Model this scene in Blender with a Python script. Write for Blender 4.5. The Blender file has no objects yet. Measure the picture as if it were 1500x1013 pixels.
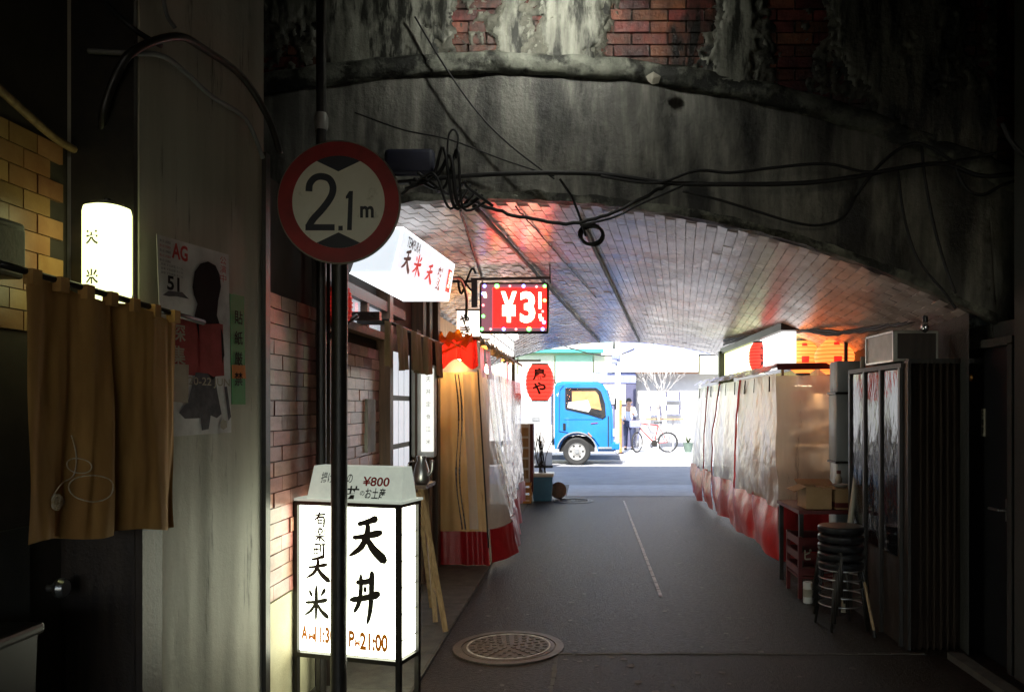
import bpy, bmesh, math, random
from mathutils import Vector, Matrix, noise
R = math.radians
random.seed(7)
sc = bpy.context.scene
C = sc.collection

# ------------------------------------------------------------------ camera
F = 1167.0; VX, VY = 860.0, 595.0; EYE = 1.55          # focal length (px of the 1500 px photo), horizon point, eye height
cam_d = bpy.data.cameras.new('camera'); cam = bpy.data.objects.new('camera', cam_d); C.objects.link(cam)
cam.location = (0, 0, EYE); cam.rotation_euler = (R(90), 0, 0)
cam_d.sensor_width = 36; cam_d.lens = F / 1500 * 36
cam_d.shift_x = (750 - VX) / 1500; cam_d.shift_y = (VY - 506.5) / 1500
cam_d.clip_start = .05; cam_d.clip_end = 2000
sc.camera = cam
# ------------------------------------------------------------------ sky, sun, exposure
SUN_EL, SUN_AZ = 47, 192                                # sun behind the viaduct's near side, a little to the left
w = bpy.data.worlds.new('World'); sc.world = w; w.use_nodes = True
nt = w.node_tree; bg = nt.nodes['Background']
sky = nt.nodes.new('ShaderNodeTexSky'); sky.sky_type = 'NISHITA'; sky.sun_disc = False
sky.sun_elevation = R(SUN_EL); sky.sun_rotation = R(SUN_AZ)
nt.links.new(sky.outputs[0], bg.inputs[0]); bg.inputs[1].default_value = .15
sd = bpy.data.lights.new('sun', 'SUN'); sun = bpy.data.objects.new('sun', sd); C.objects.link(sun)
sd.energy = 5; sd.angle = R(.5); sd.color = (1, .96, .9)
_d = Vector((math.sin(R(SUN_AZ)) * math.cos(R(SUN_EL)), math.cos(R(SUN_AZ)) * math.cos(R(SUN_EL)), math.sin(R(SUN_EL))))
sun.rotation_euler = _d.to_track_quat('Z', 'Y').to_euler(); sun.location = (0, 0, 30)
vs = sc.view_settings; vs.view_transform = 'Standard'; vs.look = 'None'; vs.gamma = 1; vs.exposure = 1.65
vs.use_curve_mapping = False
cy = sc.cycles; cy.use_denoising = True; cy.max_bounces = 8; cy.diffuse_bounces = 5; cy.glossy_bounces = 4
cy.transparent_max_bounces = 16; cy.transmission_bounces = 4; cy.sample_clamp_indirect = 6; cy.caustics_reflective = False; cy.caustics_refractive = False

# ------------------------------------------------------------------ helpers
def P(px, py, Y):                                       # point of the place seen at photo pixel (px, py) at distance Y
    return Vector(((px - VX) * Y / F, Y, EYE - (py - VY) * Y / F))

MATS = {}
def mat(name, col, rough=.6, col2=None, var=.3, scale=6, stretch=(1, 1, 1), bump=0, bscale=60, metal=0, rnd=0, em=None, ems=0,
        spec=.5, coat=0, col3=None, scale3=2, cut3=(.55, .62), stretch3=(1, 1, 1), rvar=0):
    m = bpy.data.materials.new(name); m.use_nodes = True
    n = m.node_tree.nodes; l = m.node_tree.links; b = n['Principled BSDF']
    geo = n.new('ShaderNodeNewGeometry')
    def mapped(s, st):
        mp = n.new('ShaderNodeMapping'); mp.inputs['Scale'].default_value = (s * st[0], s * st[1], s * st[2])
        l.new(geo.outputs['Position'], mp.inputs['Vector']); return mp.outputs[0]
    def nz(s, st, det=6, rg=.6):
        t = n.new('ShaderNodeTexNoise'); t.inputs['Scale'].default_value = 1; t.inputs['Detail'].default_value = det
        t.inputs['Roughness'].default_value = rg; l.new(mapped(s, st), t.inputs['Vector']); return t.outputs['Fac']
    c1 = tuple(col) + (1,)
    c2 = (tuple(col2) + (1,)) if col2 else tuple(c * (1 - var) for c in col) + (1,)
    fac = nz(scale, stretch)
    rp = n.new('ShaderNodeValToRGB'); rp.color_ramp.elements[0].position = .36; rp.color_ramp.elements[1].position = .64
    rp.color_ramp.elements[0].color = c2; rp.color_ramp.elements[1].color = c1
    l.new(fac, rp.inputs[0]); out = rp.outputs[0]
    if rnd:
        oi = n.new('ShaderNodeObjectInfo'); ad = n.new('ShaderNodeMath'); ad.operation = 'ADD'
        l.new(oi.outputs['Random'], ad.inputs[0]); l.new(geo.outputs['Random Per Island'], ad.inputs[1])
        fr = n.new('ShaderNodeMath'); fr.operation = 'FRACT'; l.new(ad.outputs[0], fr.inputs[0])
        hs = n.new('ShaderNodeHueSaturation'); mr = n.new('ShaderNodeMapRange')
        mr.inputs[3].default_value = 1 - rnd; mr.inputs[4].default_value = 1 + rnd
        l.new(fr.outputs[0], mr.inputs[0]); l.new(mr.outputs[0], hs.inputs['Value'])
        mu = n.new('ShaderNodeMath'); mu.operation = 'MULTIPLY'; mu.inputs[1].default_value = 7.31
        f2 = n.new('ShaderNodeMath'); f2.operation = 'FRACT'; l.new(fr.outputs[0], mu.inputs[0]); l.new(mu.outputs[0], f2.inputs[0])
        m2 = n.new('ShaderNodeMapRange'); m2.inputs[3].default_value = .5 - rnd * .04; m2.inputs[4].default_value = .5 + rnd * .04
        l.new(f2.outputs[0], m2.inputs[0]); l.new(m2.outputs[0], hs.inputs['Hue'])
        l.new(out, hs.inputs['Color']); out = hs.outputs[0]
    if col3:
        f3 = nz(scale3, stretch3, 8, .65); r3 = n.new('ShaderNodeValToRGB')
        r3.color_ramp.elements[0].position = cut3[0]; r3.color_ramp.elements[1].position = cut3[1]
        l.new(f3, r3.inputs[0]); mx = n.new('ShaderNodeMix'); mx.data_type = 'RGBA'
        l.new(r3.outputs[0], mx.inputs[0]); l.new(out, mx.inputs[6]); mx.inputs[7].default_value = tuple(col3) + (1,); out = mx.outputs[2]
    l.new(out, b.inputs['Base Color'])
    b.inputs['Roughness'].default_value = rough; b.inputs['Metallic'].default_value = metal
    b.inputs['Specular IOR Level'].default_value = spec; b.inputs['Coat Weight'].default_value = coat
    if rvar:
        rr = n.new('ShaderNodeMapRange'); rr.inputs[3].default_value = max(.05, rough - rvar); rr.inputs[4].default_value = min(1, rough + rvar)
        rr.inputs[1].default_value = .3; rr.inputs[2].default_value = .7
        l.new(nz(scale * .7, (1, 1, 1)), rr.inputs[0]); l.new(rr.outputs[0], b.inputs['Roughness'])
    if bump:
        bp = n.new('ShaderNodeBump'); bp.inputs['Strength'].default_value = bump; bp.inputs['Distance'].default_value = .02
        l.new(nz(bscale, (1, 1, 1), 8, .7), bp.inputs['Height']); l.new(bp.outputs[0], b.inputs['Normal'])
    if em:
        b.inputs['Emission Color'].default_value = tuple(em) + (1,); b.inputs['Emission Strength'].default_value = ems
    MATS[name] = m; return m

def vinyl(name, col, clear, rough=.25, bscale=9, col2=None):
    m = bpy.data.materials.new(name); m.use_nodes = True; n = m.node_tree.nodes; l = m.node_tree.links
    n.remove(n['Principled BSDF']); o = n['Material Output']
    geo = n.new('ShaderNodeNewGeometry'); t = n.new('ShaderNodeTexNoise'); t.inputs['Scale'].default_value = bscale; t.inputs['Detail'].default_value = 6
    mp = n.new('ShaderNodeMapping'); mp.inputs['Scale'].default_value = (1, 1, .5); l.new(geo.outputs['Position'], mp.inputs[0]); l.new(mp.outputs[0], t.inputs[0])
    bp = n.new('ShaderNodeBump'); bp.inputs['Strength'].default_value = .9; bp.inputs['Distance'].default_value = .03; l.new(t.outputs[0], bp.inputs['Height'])
    mxc = n.new('ShaderNodeMix'); mxc.data_type = 'RGBA'; l.new(t.outputs[0], mxc.inputs[0])
    mxc.inputs[6].default_value = tuple(col) + (1,); mxc.inputs[7].default_value = tuple(col2 or [c * .75 for c in col]) + (1,)
    df = n.new('ShaderNodeBsdfDiffuse'); tl = n.new('ShaderNodeBsdfTranslucent'); gl = n.new('ShaderNodeBsdfGlossy'); tr = n.new('ShaderNodeBsdfTransparent')
    gl.inputs['Roughness'].default_value = rough
    l.new(mxc.outputs[2], df.inputs[0]); l.new(mxc.outputs[2], tl.inputs[0]); l.new(bp.outputs[0], gl.inputs['Normal'])
    a = n.new('ShaderNodeMixShader'); a.inputs[0].default_value = .5; l.new(df.outputs[0], a.inputs[1]); l.new(tl.outputs[0], a.inputs[2])
    c_ = n.new('ShaderNodeMixShader'); c_.inputs[0].default_value = clear; l.new(a.outputs[0], c_.inputs[1]); l.new(tr.outputs[0], c_.inputs[2])
    fr = n.new('ShaderNodeFresnel'); fr.inputs[0].default_value = 1.25 if clear < .5 else 1.45; l.new(bp.outputs[0], fr.inputs['Normal'])
    fm_ = n.new('ShaderNodeMath'); fm_.operation = 'MULTIPLY'; fm_.inputs[1].default_value = 1 if clear >= .5 else .45; l.new(fr.outputs[0], fm_.inputs[0])
    g = n.new('ShaderNodeMixShader'); l.new(fm_.outputs[0], g.inputs[0]); l.new(c_.outputs[0], g.inputs[1]); l.new(gl.outputs[0], g.inputs[2])
    l.new(g.outputs[0], o.inputs[0]); MATS[name] = m; return m

def glass(name, tint=(.8, .85, .9), clear=.8, rough=.03):
    return vinyl(name, tint, clear, rough, 2)

class MB:
    def __init__(s): s.v = []; s.f = []
    def add(s, vs, fs):
        k = len(s.v); s.v += [Vector(p) for p in vs]; s.f += [tuple(i + k for i in f) for f in fs]; return s
    def box(s, c, d, rz=0, M=None, taper=1):
        x, y, z = d[0] / 2, d[1] / 2, d[2] / 2; c = Vector(c)
        vs = [Vector((a * x * (taper if e < 0 else 1), b * y * (taper if e < 0 else 1), e * z)) for e in (-1, 1) for b in (-1, 1) for a in (-1, 1)]
        m = (M or Matrix.Identity(3)) @ Matrix.Rotation(rz, 3, 'Z')
        return s.add([m @ p + c for p in vs], [(0, 2, 3, 1), (4, 5, 7, 6), (0, 1, 5, 4), (2, 6, 7, 3), (0, 4, 6, 2), (1, 3, 7, 5)])
    def bbox(s, c, d, b=.01, rz=0, seg=2, M=None):
        bm = bmesh.new(); bmesh.ops.create_cube(bm, size=1)
        for v in bm.verts: v.co = Vector((v.co.x * d[0], v.co.y * d[1], v.co.z * d[2]))
        bmesh.ops.bevel(bm, geom=bm.edges[:], offset=b, segments=seg, affect='EDGES', profile=.5)
        m = (M or Matrix.Identity(3)) @ Matrix.Rotation(rz, 3, 'Z'); c = Vector(c)
        bm.verts.index_update()
        s.add([m @ v.co + c for v in bm.verts], [[v.index for v in f.verts] for f in bm.faces]); bm.free(); return s
    def bar(s, a, b, w_, h_=None):
        a = Vector(a); b = Vector(b); d = b - a; h_ = h_ or w_
        q = d.to_track_quat('Z', 'Y').to_matrix()
        return s.box((a + b) / 2, (w_, h_, d.length), M=q)
    def tube(s, pts, r, n=8, caps=True):
        pts = [Vector(p) for p in pts]; rs = r if isinstance(r, (list, tuple)) else [r] * len(pts); k = len(s.v); up = None
        for i, p in enumerate(pts):
            t = (pts[min(i + 1, len(pts) - 1)] - pts[max(i - 1, 0)]).normalized()
            if up is None: up = t.orthogonal().normalized()
            up = (up - t * up.dot(t)); up = up.normalized() if up.length > 1e-6 else t.orthogonal().normalized()
            bn = t.cross(up)
            for j in range(n):
                a = 2 * math.pi * j / n; s.v.append(p + (up * math.cos(a) + bn * math.sin(a)) * rs[i])
        for i in range(len(pts) - 1):
            for j in range(n):
                s.f.append((k + i * n + j, k + i * n + (j + 1) % n, k + (i + 1) * n + (j + 1) % n, k + (i + 1) * n + j))
        if caps:
            s.f.append(tuple(k + j for j in range(n))[::-1]); s.f.append(tuple(k + (len(pts) - 1) * n + j for j in range(n)))
        return s
    def lathe(s, prof, n=24, c=(0, 0, 0), M=None, caps=True):
        k = len(s.v); c = Vector(c); M = M or Matrix.Identity(3)
        for r, z in prof:
            for j in range(n):
                a = 2 * math.pi * j / n; s.v.append(M @ Vector((r * math.cos(a), r * math.sin(a), z)) + c)
        for i in range(len(prof) - 1):
            for j in range(n):
                s.f.append((k + i * n + j, k + i * n + (j + 1) % n, k + (i + 1) * n + (j + 1) % n, k + (i + 1) * n + j))
        if caps:
            s.f.append(tuple(k + j for j in range(n))[::-1]); s.f.append(tuple(k + (len(prof) - 1) * n + j for j in range(n)))
        return s
    def grid(s, fn, nu, nv):
        k = len(s.v)
        for i in range(nu + 1):
            for j in range(nv + 1): s.v.append(Vector(fn(i / nu, j / nv)))
        for i in range(nu):
            for j in range(nv):
                a = k + i * (nv + 1) + j; s.f.append((a, a + nv + 1, a + nv + 2, a + 1))
        return s
    def prism(s, poly, o, r, u, depth):                 # polygon in the (r, u) plane at o, pushed back by depth along -(r x u)
        o = Vector(o); r = Vector(r); u = Vector(u); nn = r.cross(u).normalized(); k = len(s.v); m = len(poly)
        s.v += [o + r * x + u * y for x, y in poly] + [o + r * x + u * y - nn * depth for x, y in poly]
        s.f.append(tuple(k + i for i in range(m))); s.f.append(tuple(k + m + i for i in range(m))[::-1])
        for i in range(m): s.f.append((k + i, k + m + i, k + m + (i + 1) % m, k + (i + 1) % m))
        return s
    def mesh(s, name, smooth=False):
        me = bpy.data.meshes.new(name); me.from_pydata(s.v, [], s.f); me.update()
        bm = bmesh.new(); bm.from_mesh(me); bmesh.ops.recalc_face_normals(bm, faces=bm.faces[:]); bm.to_mesh(me); bm.free()
        if smooth:
            me.shade_smooth() if smooth is True else me.shade_smooth()
            if smooth is not True: me.set_sharp_from_angle(angle=R(smooth))
        return me
    def build(s, name, m, parent=None, smooth=False, me=None):
        me = me or s.mesh(name, smooth); o = bpy.data.objects.new(name, me); C.objects.link(o)
        if m is not None: me.materials.clear(); me.materials.append(MATS[m] if isinstance(m, str) else m)
        if parent is not None: adopt(o, parent)
        return o

def world_of(o):
    M = o.matrix_basis
    return (world_of(o.parent) @ o.matrix_parent_inverse @ M) if o.parent else M
def adopt(o, parent):
    o.parent = parent; o.matrix_parent_inverse = world_of(parent).inverted()
def tag(o, label, cat, group=None):
    o['label'] = label; o['category'] = cat
    if group: o['group'] = group
    return o
def thing(name, label, cat, loc=(0, 0, 0), group=None):
    o = bpy.data.objects.new(name, None); C.objects.link(o); o.location = loc; o.empty_display_size = .1
    return tag(o, label, cat, group)
def struct(o): o['kind'] = 'structure'; return o
def stuff(o): o['kind'] = 'stuff'; return o
def copy_tree(o, off, parent=None):
    c = o.copy(); C.objects.link(c)
    if parent is None: c.location = Vector(o.location) + Vector(off)
    else: c.parent = parent; c.matrix_parent_inverse = o.matrix_parent_inverse
    for ch in o.children: copy_tree(ch, off, c)
    return c
def smooth_path(pts, k=6):
    pts = [Vector(p) for p in pts]; out = []
    for i in range(len(pts) - 1):
        p0 = pts[max(i - 1, 0)]; p1 = pts[i]; p2 = pts[i + 1]; p3 = pts[min(i + 2, len(pts) - 1)]
        for j in range(k):
            t = j / k
            out.append(.5 * ((2 * p1) + (p2 - p0) * t + (2 * p0 - 5 * p1 + 4 * p2 - p3) * t * t + (-p0 + 3 * p1 - 3 * p2 + p3) * t ** 3))
    return out + [pts[-1]]

_tc = {}
def text_raw(s, bold=0, spacing=1):
    key = (s, bold, spacing)
    if key in _tc: return _tc[key]
    cu = bpy.data.curves.new('t', 'FONT'); cu.body = s; cu.size = 1; cu.offset = bold; cu.resolution_u = 3; cu.space_character = spacing
    ob = bpy.data.objects.new('t', cu); C.objects.link(ob); bpy.context.view_layer.update()
    me = bpy.data.meshes.new_from_object(ob.evaluated_get(bpy.context.evaluated_depsgraph_get()))
    vs = [(v.co.x, v.co.y) for v in me.vertices]; fs = [tuple(p.vertices) for p in me.polygons]
    bpy.data.objects.remove(ob); bpy.data.curves.remove(cu); bpy.data.meshes.remove(me)
    x0 = min(v[0] for v in vs); x1 = max(v[0] for v in vs); y0 = min(v[1] for v in vs); y1 = max(v[1] for v in vs)
    vs = [((x - (x0 + x1) / 2) / (x1 - x0), (y - (y0 + y1) / 2) / (y1 - y0)) for x, y in vs]       # unit box about the origin
    _tc[key] = (vs, fs); return vs, fs
def lettering(s, m, parent, o, r, u, wd, ht, bold=0, name='lettering', shear=0, bend=None, spacing=1):
    vs, fs = text_raw(s, bold, spacing); mb = MB()
    if bend: pts = [bend(x * wd, y * ht) for x, y in vs]
    else:
        o = Vector(o); r = Vector(r); u = Vector(u); pts = [o + r * (x * wd + shear * y * ht) + u * (y * ht) for x, y in vs]
    mb.add(pts, fs); me = bpy.data.meshes.new(name); me.from_pydata(mb.v, [], mb.f); me.update()
    return mb.build(name, m, parent, me=me)
def brush(strokes, m, parent, o, r, u, wd, ht, name='lettering', wk=1):
    mb = MB(); o = Vector(o); r = Vector(r); u = Vector(u)
    for q, st in enumerate(strokes):
        ps = smooth_path([Vector((x, y, wv)) for x, y, wv in st], 6); L = []; Rr = []
        for i, p in enumerate(ps):
            a = ps[max(i - 1, 0)]; b = ps[min(i + 1, len(ps) - 1)]; d = Vector((b.x - a.x, b.y - a.y)); d.normalize(); nn = Vector((-d.y, d.x))
            e = min(1, .45 + i * .3, .35 + (len(ps) - 1 - i) * .3); hw = p.z * wk * .5 * e * (1 + .12 * noise.noise(Vector((p.x * 9, p.y * 9, q))))
            L.append((p.x + nn.x * hw, p.y + nn.y * hw)); Rr.append((p.x - nn.x * hw, p.y - nn.y * hw))
        k = len(mb.v); off = r.cross(u) * (.0004 * q)
        for (a, b) in zip(L, Rr):
            for (x, y) in (a, b): mb.v.append(o + r * ((x - .5) * wd) + u * ((y - .5) * ht) + off)
        for i in range(len(L) - 1): mb.f.append((k + 2 * i, k + 2 * i + 1, k + 2 * i + 3, k + 2 * i + 2))
    me = bpy.data.meshes.new(name); me.from_pydata(mb.v, [], mb.f); me.update()
    return mb.build(name, m, parent, me=me)
TEN = [[(.25, .80, .07), (.5, .86, .08), (.78, .95, .13)], [(.12, .52, .07), (.4, .55, .08), (.9, .66, .13)],
       [(.52, .84, .09), (.5, .6, .11), (.34, .32, .1), (.02, .12, .05)], [(.48, .56, .08), (.66, .3, .13), (1.0, .04, .17)]]
DON = [[(.2, .76, .07), (.5, .78, .08), (.8, .84, .12)], [(.0, .42, .08), (.5, .48, .09), (.98, .58, .13)],
       [(.36, .92, .1), (.36, .6, .1), (.28, .35, .1), (.12, .18, .05)], [(.72, 1.0, .13), (.7, .6, .12), (.66, .25, .11), (.56, -.02, .06)],
       [(.46, .68, .07), (.54, .6, .1)]]
KOME = [[(.2, .86, .06), (.34, .68, .11)], [(.86, .92, .12), (.66, .7, .06)], [(.05, .5, .07), (.5, .54, .08), (.95, .62, .12)],
        [(.5, 1.0, .1), (.5, .5, .11), (.48, -.03, .06)], [(.46, .5, .08), (.3, .3, .08), (.02, .14, .04)], [(.54, .5, .06), (.7, .3, .1), (1.0, .12, .13)]]
YUU = [[(.08, .78, .1), (.5, .8, .1), (.94, .86, .13)], [(.5, 1.0, .12), (.36, .66, .12), (.02, .38, .06)], [(.36, .6, .11), (.36, 0, .09)], [(.36, .6, .1), (.8, .62, .12), (.8, .05, .11), (.68, 0, .06)], [(.4, .42, .09), (.76, .43, .09)], [(.4, .24, .09), (.76, .25, .09)]]
RAKU = [[(.54, 1.02, .11), (.44, .88, .08)], [(.36, .86, .1), (.37, .52, .1)], [(.36, .86, .1), (.66, .87, .1), (.64, .52, .1)], [(.38, .7, .08), (.62, .7, .08)], [(.38, .53, .09), (.62, .54, .09)], [(.1, .82, .08), (.22, .7, .1)], [(.06, .5, .06), (.24, .6, .09)], [(.94, .86, .1), (.78, .7, .07)], [(.78, .64, .07), (.94, .54, .1)], [(.04, .36, .09), (.96, .41, .12)], [(.5, .5, .1), (.5, -.02, .09)], [(.46, .34, .1), (.06, .04, .05)], [(.54, .34, .08), (.95, .04, .13)]]
MACHI = [[(.04, .86, .1), (.06, .22, .1)], [(.04, .86, .1), (.52, .88, .1), (.5, .22, .1)], [(.06, .55, .09), (.5, .56, .09)], [(.28, .86, .09), (.28, .24, .09)], [(.06, .25, .09), (.5, .26, .09)], [(.54, .88, .1), (1.0, .92, .12)], [(.79, .9, .12), (.79, .08, .12), (.64, .0, .06)]]
FX, FZ, FY = Vector((1, 0, 0)), Vector((0, 0, 1)), Vector((0, 1, 0))

# ------------------------------------------------------------------ materials
mat('asphalt', (.036, .025, .018), .44, (.009, .0065, .005), scale=42, bump=.8, bscale=60, col3=(.013, .010, .008), scale3=1.5, cut3=(.50, .60), stretch3=(1.3, .45, 1), spec=.17, rvar=.06)
mat('asphalt_patch', (.028, .021, .016), .5, (.009, .007, .005), scale=40, bump=.8, bscale=60, spec=.24)
mat('street', (.30, .30, .31), .7, (.24, .24, .25), scale=2, bump=.3, bscale=120)
mat('pale_concrete', (.48, .48, .50), .7, (.38, .38, .4), scale=4, bump=.2)
mat('pavement', (.10, .095, .08), .65, (.06, .056, .048), scale=9, bump=.4, bscale=90, spec=.3)
mat('iron', (.10, .088, .075), .45, (.055, .048, .04), scale=14, metal=.5, bump=.3, bscale=120)
mat('worn_paint', (.62, .60, .55), .5, (.24, .22, .2), scale=16)
mat('gum', (.15, .135, .12), .7, (.09, .08, .07), scale=30)
mat('stained_concrete', (.30, .295, .255), .5, (.11, .108, .094), scale=5, stretch=(2.2, 1, .22), bump=.5, bscale=26, col3=(.022, .022, .019),
    scale3=2.6, cut3=(.43, .62), stretch3=(1.6, 1, .42), rvar=.12)
mat('ledge_concrete', (.26, .27, .22), .55, (.05, .052, .04), scale=7, bump=.7, bscale=22, col3=(.013, .014, .010), scale3=5, cut3=(.46, .56))
mat('mossy_plaster', (.36, .36, .30), .5, (.11, .112, .09), scale=6, stretch=(2.4, 1, .35), bump=.5, bscale=40, col3=(.016, .017, .012), scale3=5, cut3=(.48, .6), stretch3=(2.2, 1, .5))
mat('undercoat', (.17, .165, .13), .55, (.06, .06, .045), scale=9, bump=.5, bscale=50, col3=(.014, .014, .01), scale3=6, cut3=(.5, .6))
mat('old_brick', (.20, .062, .038), .26, (.085, .032, .024), scale=11, bump=.5, bscale=60, rnd=.5, col3=(.012, .011, .009), scale3=3.4, cut3=(.46, .62), stretch3=(1.6, 1, .5))
mat('mortar', (.24, .23, .19), .6, (.04, .04, .034), scale=7, bump=.4)
mat('vault_paint', (.88, .83, .79), .24, (.64, .56, .51), scale=4.0, stretch=(1.6, .8, 1), bump=.10, bscale=26, rnd=.07, rvar=.08,
    col3=(.16, .105, .075), scale3=1.3, cut3=(.53, .74), stretch3=(.45, 1.9, 1))
mat('vault_joint', (.52, .46, .42), .6, (.08, .07, .06), scale=3.5, bump=.3)
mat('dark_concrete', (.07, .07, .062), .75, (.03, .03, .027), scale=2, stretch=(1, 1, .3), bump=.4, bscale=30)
mat('pillar_concrete', (.54, .52, .44), .55, (.40, .38, .31), scale=2.2, stretch=(3, 3, .25), bump=.22, bscale=9, col3=(.07, .065, .045), scale3=6, cut3=(.60, .70), stretch3=(3, 3, .3))
mat('approach_concrete', (.24, .235, .22), .8, (.17, .165, .155), scale=2, bump=.3)  # set paler so the unseen approach bounces light onto sign, curtain and pillar
mat('dark_wood', (.042, .028, .02), .5, (.02, .013, .01), scale=6, stretch=(6, 6, .4), bump=.2)
mat('brown_wood', (.13, .065, .032), .5, (.06, .03, .016), scale=6, stretch=(6, 6, .4), bump=.2)
mat('pale_wood', (.40, .27, .14), .55, (.22, .14, .07), scale=6, stretch=(6, 6, .4), bump=.15)
mat('tile', (.42, .19, .15), .3, (.28, .115, .09), scale=8, stretch=(1, 1, 3), bump=.1, rnd=.42, col3=(.44, .33, .29), scale3=3.3, cut3=(.58, .75))
mat('amber_tile', (.36, .20, .09), .3, (.26, .12, .05), scale=8, rnd=.42, bump=.1)
mat('grout', (.06, .048, .04), .8)
mat('cream_plaster', (.62, .58, .40), .6, (.5, .46, .3), scale=4, bump=.2)
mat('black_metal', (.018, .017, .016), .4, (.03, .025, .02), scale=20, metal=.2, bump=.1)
mat('black_rubber', (.012, .012, .012), .55)
mat('ink', (.010, .010, .010), .6)
mat('navy', (.012, .016, .03), .5)
mat('steel', (.5, .5, .5), .3, (.35, .35, .35), scale=10, metal=.9)
mat('grey_duct', (.42, .47, .50), .4, (.32, .36, .38), scale=4, stretch=(2, 2, .4), metal=.1, bump=.1, col3=(.10, .055, .035), scale3=7, cut3=(.64, .69))
mat('galvanised', (.45, .45, .43), .45, (.32, .32, .3), scale=8, metal=.2)
mat('sign_red', (.36, .014, .02), .4, (.2, .01, .013), scale=5)
mat('sign_white', (.86, .86, .82), .45, (.76, .76, .71), scale=5, col3=(.24, .23, .18), scale3=7, cut3=(.62, .8))
mat('sign_rim', (.36, .34, .3), .4, metal=.3)
mat('box_glow', (.85, .86, .8), .4, em=(.97, 1, .76), ems=2.1)
mat('box_glow_dim', (.62, .64, .56), .4, em=(.9, 1, .85), ems=.12)
mat('tempura_glow', (.8, .82, .85), .4, em=(.84, .92, 1), ems=.30)
mat('tempura_bottom', (.8, .82, .85), .4, em=(.9, .95, 1), ems=.8)
mat('red_ink', (.60, .02, .02), .5, em=(.9, .03, .05), ems=.16)
mat('price_red', (.60, .02, .02), .5)
mat('orange_ink', (.6, .17, .0), .5, em=(1, .25, .0), ems=.06)
mat('lantern_glow', (.9, .9, .6), .5, em=(.92, .97, .44), ems=.75)
mat('white_glow', (.9, .9, .9), .5, em=(1, 1, .98), ems=.5)
mat('lime_glow', (.9, .95, .7), .5, em=(.9, 1, .5), ems=.8)
mat('paper_glow', (.75, .76, .74), .5, (.62, .62, .6), scale=5, em=(.85, .9, 1), ems=.22)
mat('panel_glow', (.8, .8, .74), .4, em=(1, 1, .9), ems=.32)
mat('red_lantern', (.70, .05, .03), .5, em=(1, .06, .04), ems=.5)
mat('red_dim', (.45, .03, .03), .5, em=(1, .05, .04), ems=.05)
mat('rib_orange', (.5, .12, .03), .6, em=(1, .10, .012), ems=.4)
mat('rib_red', (.3, .01, .01), .6, em=(1, .03, .02), ems=.12)
mat('orange_lantern', (.85, .4, .12), .5, em=(1, .19, .035), ems=.8)
mat('orange_lantern_red', (.7, .04, .03), .5, em=(1, .03, .02), ems=.3)
mat('bulb_warm', (1, .8, .5), .3, em=(1, .56, .2), ems=120)
mat('bulb_stall', (1, .85, .7), .3, em=(1, .76, .54), ems=120)
mat('bulb_pink', (1, .8, .8), .3, em=(1, .6, .62), ems=2.5)
mat('bulb_white', (1, 1, 1), .3, em=(1, 1, .90), ems=110)
mat('led_red', (.4, .02, .03), .4, em=(1, .004, .003), ems=3.4)
mat('led_dark', (.12, .07, .09), .35, em=(.35, .12, .16), ems=.28)
mat('led_digit', (1, .9, .6), .4, em=(1, .9, .55), ems=2.2)
mat('dot_red', (1, .2, .2), .4, em=(1, .15, .15), ems=3)
mat('dot_green', (.2, 1, .2), .4, em=(.1, 1, .12), ems=2.6)
mat('dot_blue', (.2, .2, 1), .4, em=(.15, .2, 1), ems=4)
mat('noren_brown', (.46, .25, .07), .85, (.34, .17, .045), scale=9, stretch=(1, 1, .3), bump=.2, bscale=300)
mat('noren_print', (.62, .55, .42), .9, (.5, .36, .2), scale=60)
mat('strip_cloth', (.24, .15, .07), .85, (.13, .09, .035), scale=9, stretch=(1, 1, .3), bump=.2)
mat('red_vinyl', (.42, .018, .022), .3, (.3, .012, .016), scale=5, bump=.3, bscale=8)
mat('pink_red_vinyl', (.62, .045, .055), .3, (.48, .03, .035), scale=5, bump=.3, bscale=8)
mat('maroon', (.12, .012, .012), .5)
mat('orange_cloth', (.75, .26, .03), .6, (.55, .15, .02), scale=9)
vinyl('vinyl_amber', (.92, .74, .42), .22, .2, col2=(.66, .46, .2))
vinyl('orange_tarp', (.90, .30, .03), 0, .3, 9, col2=(.7, .18, .02)); vinyl('red_tarp', (.50, .02, .02), 0, .3, 9, col2=(.42, .02, .02))
vinyl('vinyl_clear', (.62, .58, .55), .34, .22, 14, col2=(.44, .40, .37))
vinyl('vinyl_milky', (.90, .88, .86), .24, .3, 12, col2=(.70, .66, .61))
vinyl('vinyl_front', (.94, .90, .83), .27, .25, 10, col2=(.80, .73, .63))
glass('window_glass'); glass('dark_glass', (.05, .05, .06), .55, .02)
mat('zip', (.03, .03, .035), .4, (.2, .2, .22), scale=40)
mat('cardboard', (.42, .27, .14), .8, (.34, .21, .10), scale=6, bump=.1)
mat('blue_plastic', (.05, .20, .36), .35, (.04, .15, .28), scale=4)
mat('yellow_plastic', (.62, .28, .03), .4, (.5, .2, .02), scale=4)
mat('red_plastic', (.11, .009, .009), .5)
mat('black_plastic', (.018, .018, .02), .35)
mat('white_plastic', (.65, .65, .62), .4, (.55, .54, .5), scale=5)
mat('ceramic', (.7, .7, .68), .15)
mat('truck_blue', (.015, .18, .55), .3, (.014, .15, .46), scale=1.5, coat=.4, col3=(.08, .14, .24), scale3=2.5, cut3=(.6, .8))
mat('truck_white', (.72, .74, .75), .35, (.62, .64, .66), scale=2)
mat('truck_grey', (.25, .26, .27), .5)
mat('chrome', (.7, .7, .7), .15, metal=1)
mat('tyre', (.02, .02, .02), .8)
mat('rim_grey', (.42, .42, .41), .45, metal=.3)
mat('seat_tan', (.55, .30, .12), .7)
mat('facade_white', (.60, .59, .58), .6, (.52, .51, .50), scale=1.5)
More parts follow.
